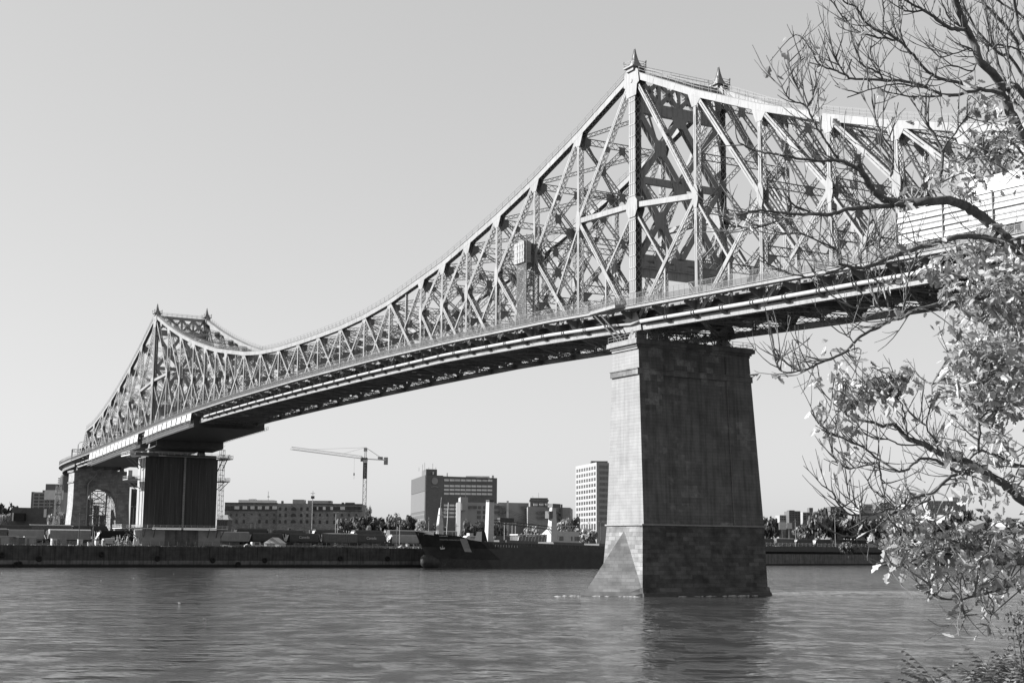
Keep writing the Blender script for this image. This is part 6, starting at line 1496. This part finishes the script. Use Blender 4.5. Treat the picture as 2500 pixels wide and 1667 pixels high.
trace([R1_(*p) for p in ((1130,1500),(1150,1300),(1080,1180),(1000,1000),(990,800))],9.7,9.7,5,3); trace([R1_(*p) for p in ((1550,1560),(1570,1300),(1500,1140),(1430,1020),(1430,800))],9.9,9.9,8,4); trace([R1_(*p) for p in ((1560,1290),(1680,1130),(1780,990))],9.9,9.9,5,3)
# lower limb group
trace([R3_(*p) for p in ((2038,1170),(1960,1100),(1860,1020),(1760,960),(1650,890),(1500,840),(1380,800),(1290,745),(1150,690),(1080,620),(1040,580),(960,595),(890,570),(740,540),(650,480))],10.6,9.6,22,4,TR(1300))
trace([R3_(*p) for p in ((1520,945),(1440,900),(1340,850),(1240,850),(1150,920),(1080,940),(940,860),(800,755),(700,710),(620,670),(560,650),(470,580),(410,470))],10,9.4,7,3)
trace([R3_(*p) for p in ((1640,950),(1500,970),(1420,1030),(1340,1110),(1250,1130),(1170,1150),(1140,1200),(1060,1220),(960,1240),(880,1270),(720,1270),(620,1200),(580,1110),(525,1070))],10.2,9.4,8,3)
trace([R3_(*p) for p in ((930,860),(945,1000),(970,1120),(970,1240))],9.6,9.6,4,3.5); trace([R3_(*p) for p in ((970,1150),(890,1090),(835,1000))],9.6,9.5,3,2); trace([R3_(*p) for p in ((830,1265),(740,1200),(690,1110),(680,1030))],9.5,9.4,3,2)
trace([R3_(*p) for p in ((2038,900),(1850,830),(1720,785),(1640,830),(1610,890))],10.8,10.4,8,4,TR(1130))
trace([R3_(*p) for p in ((1320,1150),(1180,1210),(1040,1260),(900,1380),(720,1440),(590,1410))],9.8,9.3,6,3)
trace([R3_(*p) for p in ((1250,740),(1100,740),(1000,700),(880,680),(740,620))],9.9,9.5,4,2.5); trace([R3_(*p) for p in ((930,870),(760,910),(680,920),(600,860),(560,780))],9.6,9.3,3.5,2)
trace([R3_(*p) for p in ((1380,800),(1360,700),(1290,600),(1330,420),(1330,280))],10,9.9,5,2.5); trace([R3_(*p) for p in ((1290,590),(1160,480),(1090,330))],10,9.8,4,2.5); trace([R3_(*p) for p in ((1150,680),(1130,540),(1090,400),(1000,360))],9.9,9.7,4,2.5)
trace([R3_(*p) for p in ((2038,330),(1900,280),(1760,290),(1640,250),(1540,180))],10.6,10.2,8,4,TR(1000)); trace([R3_(*p) for p in ((1690,780),(1700,600),(1650,380),(1640,200))],10.2,10.1,6,3)
trace([R4_(*p) for p in ((2352,620),(2260,645),(2180,660),(2050,710),(1900,740),(1780,770),(1600,760),(1520,690),(1530,640))],10.2,9.3,8,2.5,TR(1460))
trace([R4_(*p) for p in ((2352,370),(2200,375),(2050,360),(1950,350),(1830,300),(1700,240),(1550,235),(1400,260),(1330,265))],10.3,9.4,9,4,TR(1380)); trace([R4_(*p) for p in ((1840,320),(1600,320),(1480,350),(1340,450))],9.8,9.5,5,3)
trace([R4_(*p) for p in ((1600,230),(1400,300),(1280,300),(1130,330),(1130,430),(1210,480),(1260,470))],9.6,9.2,3,2); trace([R4_(*p) for p in ((2040,720),(2080,820),(2060,920),(2030,1000))],9.7,9.6,3,2); trace([R4_(*p) for p in ((1800,780),(1820,880),(1830,930))],9.4,9.4,2.5,2)
# trunk, outside the frame
tp = [wp(2680,2400,11.2),wp(2665,1900,11.1),wp(2650,1480,11),wp(2640,1000,11),wp(2640,700,11),wp(2630,500,11),wp(2620,300,11),wp(2640,-100,11)]; tp[0].z = 5.8
LIMB.tube(catmull(tp), [lerp(.36,.12,i/28) for i in range(29)], 10)
NB = len(SAM)
def curl(p, d, L, r, depth=0):
    k = 5; P = [p]; q = p; d = d.normalized()
    for i in range(k):
        d = (d+Vector((rnd(-.16,.16),rnd(-.16,.16),rnd(-.04,.26)))).normalized(); q = q+d*(L/k); P.append(q)
    TWIG.tube(P, [r*lerp(1,.45,i/k) for i in range(k+1)], 4, False)
    if depth > 0:
        for j in range(random.choice((1,2,2,3))):
            i = random.randint(1,k-1); dd = (P[i+1]-P[i]).normalized(); sd = Vector((rnd(-1,1),rnd(-.8,.8),rnd(-.5,1))); curl(P[i], dd*.8+sd*.75, L*rnd(.3,.55), r*.65, depth-1)
    return P
def leaf(p, ln, droop=.4):
    d = Vector((rnd(-1,1),rnd(-1,1),rnd(-1,.5)-droop)).normalized(); n = d.cross(Vector((rnd(-1,1),rnd(-1,1),rnd(-1,1)))).normalized(); s = d.cross(n).normalized(); p = p+d*ln*.25
    w_ = ln*rnd(.26,.36); f = rnd(.15,.5); cv = rnd(-.2,.25)
    def at(t, k): return p+d*(ln*t)+s*(w_*k)+n*(abs(k)*w_*f+cv*ln*t*t)
    pr = [(.12,.35),(.3,.9),(.42,.55),(.6,1.0),(.72,.5),(.85,.55)]
    c0, c1, cm = at(0,0), at(1,0), at(.5,0)
    for sg in (1,-1):
        v = [c0]+[at(t,k*sg) for t,k in pr]+[c1,cm]; LEAF.add(v, [tuple(range(len(v)))] if sg > 0 else [tuple(reversed(range(len(v))))])
def uvof(p):
    q = p-Vector((0,0,HC)); w_ = q.dot(FWD); return 1250+F_*q.dot(RIGHT)/w_, 833.5-F_*q.dot(UPV)/w_
REG = [(2300,2560,615,1010,.95),(2050,2240,895,975,.8),(2160,2560,1235,1420,.85),(2270,2560,1400,1500,.3),(2330,2560,170,470,.5),(1985,2100,960,1120,.22),(2300,2560,1000,1240,.45),(1870,2010,120,240,.12),(2180,2320,380,470,.25)]
def dens(u, v):
    for a,b,c,e,k in REG:
        if a < u < b and c < v < e: return k
    return .02
# bare twigs along every limb
for p, d, r in list(SAM):
    u, v = uvof(p)
    if u > 2560: continue
    for j in range(2 if r < .02 else 1):
        if random.random() < (.30 if v < 1000 else .28):
            sd = Vector((rnd(-1,1),rnd(-.7,.7),rnd(-.6,1))); L = rnd(.10,.40); P = curl(p, d*.7+sd*.8, L, rnd(.0036,.0062), 1 if L > .2 else 0)
            u2, v2 = uvof(P[-1]); k = dens(u2,v2)
            if random.random() < k:
                for q in P[2:]:
                    for _ in range(random.choice((1,2))): leaf(q, rnd(.045,.09))
# leafy sprays reaching from the nearest limb
def spray(u, v, Y, n, big=1):
    tgt = wp(u,v,Y); b = min(SAM[:NB], key=lambda s: (s[0]-tgt).length+.25*abs(s[2]-.015)*10); m_ = (b[0]+tgt)/2+Vector((rnd(-.12,.12),rnd(-.1,.1),rnd(0,.15)))
    S = catmull([b[0],m_,tgt],4); TWIG.tube(S, [lerp(.006,.003,i/(len(S)-1)) for i in range(len(S))], 4, False)
    for i in range(n): leaf(S[random.randint(len(S)//2,len(S)-1)]+Vector((rnd(-.07,.07),rnd(-.07,.07),rnd(-.07,.07))), rnd(.038,.115)*big)
for i in range(260):
    v = rnd(620,1010); lo = interp(v,[620,660,720,800,880,930,1010],[2290,2265,2310,2330,2305,2300,2330]); spray(lo+(2540-lo)*random.random()**.9, v, rnd(9.6,11.2), random.randint(6,10))
for i in range(36): u = rnd(2065,2235); spray(u, rnd(900,955)+abs(u-2150)*.25, rnd(9.3,9.9), random.randint(3,6))
for i in range(62): u = rnd(2165,2520); spray(u, rnd(1250,1330)+ (u-2165)*.14*random.random(), rnd(9.3,10.6), random.randint(4,7), 1.1)
for i in range(20): spray(rnd(2270,2520), rnd(1370,1430), rnd(9.4,10.2), random.randint(3,6), 1.05)
for i in range(52): u = rnd(2280,2520); spray(u, rnd(230,450)+(2520-u)*.12, rnd(9.8,11), random.randint(4,8), .9)
for i in range(40): spray(rnd(2330,2520), rnd(1020,1240), rnd(9.8,11), random.randint(3,6))
for u, v, n in ((1880,150,4),(1905,190,3),(2018,195,2),(1958,130,3),(2060,200,2),(2150,110,2),(2210,265,2),(2000,290,2),(2300,265,2),(2005,960,4),(1985,1000,3),(2010,1060,4),(2030,1110,4),(2060,1115,4),(2090,1090,3),(2090,985,4),(2180,700,5),(2215,660,4),(2190,755,3),(2300,1395,4),(2320,1500,1),(2355,1545,2),(2365,1490,1),(2430,1560,2),(2170,1385,3),(2145,1335,4),(1980,855,1),(2350,1445,3),(2260,470,3),(2025,1150,2)): spray(u,v,rnd(9.2,9.7),n)
LIMB.build('limb', M['bark'], ft, smooth=True); TWIG.build('twig', M['bark_lt'], ft); LEAF.build('foliage', M['leaf'], ft)
# ------------------------------------------------------------------ sumac shrubs at the bottom right
def sumac(name, label, u, Y, vtop, nf, seed, grp='feathery shrubs on the near bank'):
    random.seed(seed); x = wx(u,Y); zt = wz(u,vtop,Y); t = thing(name, label, 'shrub', (x,Y,6.1), 0, grp); H = zt-6.1
    st, lf = MB(), MB(); st.tube([(0,0,0),(.03,0,H*.4),(0,.02,H*.62)], [.02,.015,.01], 6)
    for i in range(nf):
        a = rnd(0,2*pi); el = rnd(.25,1.25); L = rnd(.42,.62); p = Vector((0,0,H*rnd(.45,.64))); d = Vector((cos(a)*cos(el),sin(a)*cos(el)*.8,sin(el))); P = [p]
        for k in range(12): d = (d+Vector((0,0,-.085))).normalized(); P.append(P[-1]+d*(L/12))
        st.tube(P, [lerp(.006,.002,k/12) for k in range(13)], 4, False)
        for k in range(2,13):
            dd = (P[k]-P[k-1]).normalized(); sd = dd.cross(Vector((0,0,1))).normalized(); up = sd.cross(dd)
            for sg in (-1,1):
                e = (sd*sg+dd*.45-up*.25+Vector((rnd(-.1,.1),rnd(-.1,.1),rnd(-.15,.1)))).normalized(); ll = .11*(1-abs(k-6)/11)*rnd(.85,1.1); w_ = dd*.013; q = P[k]
                lf.add([q-w_*.4,q+e*ll*.45-w_,q+e*ll-up*.012,q+e*ll*.5+w_,q+w_*.4], [(0,1,2,3,4)])
    st.build('stem', M['bark'], t); lf.build('fronds', M['frond'], t); return t
for i, (u, Y, vt, nf, lb) in enumerate([(2225,13.2,1640,9,'low feathery shrub leftmost at the bottom right corner'),(2300,12.6,1605,16,'feathery shrub, second from the left at the bottom right'),(2375,13,1590,20,'tallest feathery shrub in the bottom right cluster'),(2440,12.4,1600,18,'feathery shrub right of the tallest one'),(2490,12.8,1590,18,'feathery shrub cut by the right picture edge'),(2340,12,1635,14,'front low feathery shrub under the tallest one'),(2530,12.5,1570,14,'feathery shrub mostly outside the right picture edge'),(2420,11.8,1645,14,'front low feathery shrub at the bottom right')]): sumac('sumac_shrub', lb, u, Y, vt-24, int(nf*1.7), 50+i)
random.seed(5)
tb_ = thing('thin_shrub', 'thin small-leaved shrub rising at the right edge above the feathery shrubs', 'shrub', (wx(2512,12),12,6.2)); st, lf = MB(), MB()
for i in range(8):
    P = [Vector((0,0,0))]; tip = wp(rnd(2462,2535),rnd(1470,1540),12)-Vector((wx(2512,12),12,6.2)); P = catmull([Vector((0,0,0)),tip*.6+Vector((rnd(-.05,.05),0,.05)),tip],5); st.tube(P, [lerp(.007,.002,k/10) for k in range(11)], 4, False)
    for k in range(60):
        q = P[random.randint(6,10)]+Vector((rnd(-.08,.08),rnd(-.08,.08),rnd(-.08,.08))); e = Vector((rnd(-1,1),rnd(-1,1),rnd(-1,1))).normalized()*.022; g = e.cross(Vector((rnd(-1,1),rnd(-1,1),1))).normalized()*.009; lf.add([q-e,q+g,q+e,q-g],[(0,1,2,3)])
st.build('stem', M['bark'], tb_); lf.build('foliage', M['leaf_md'], tb_)
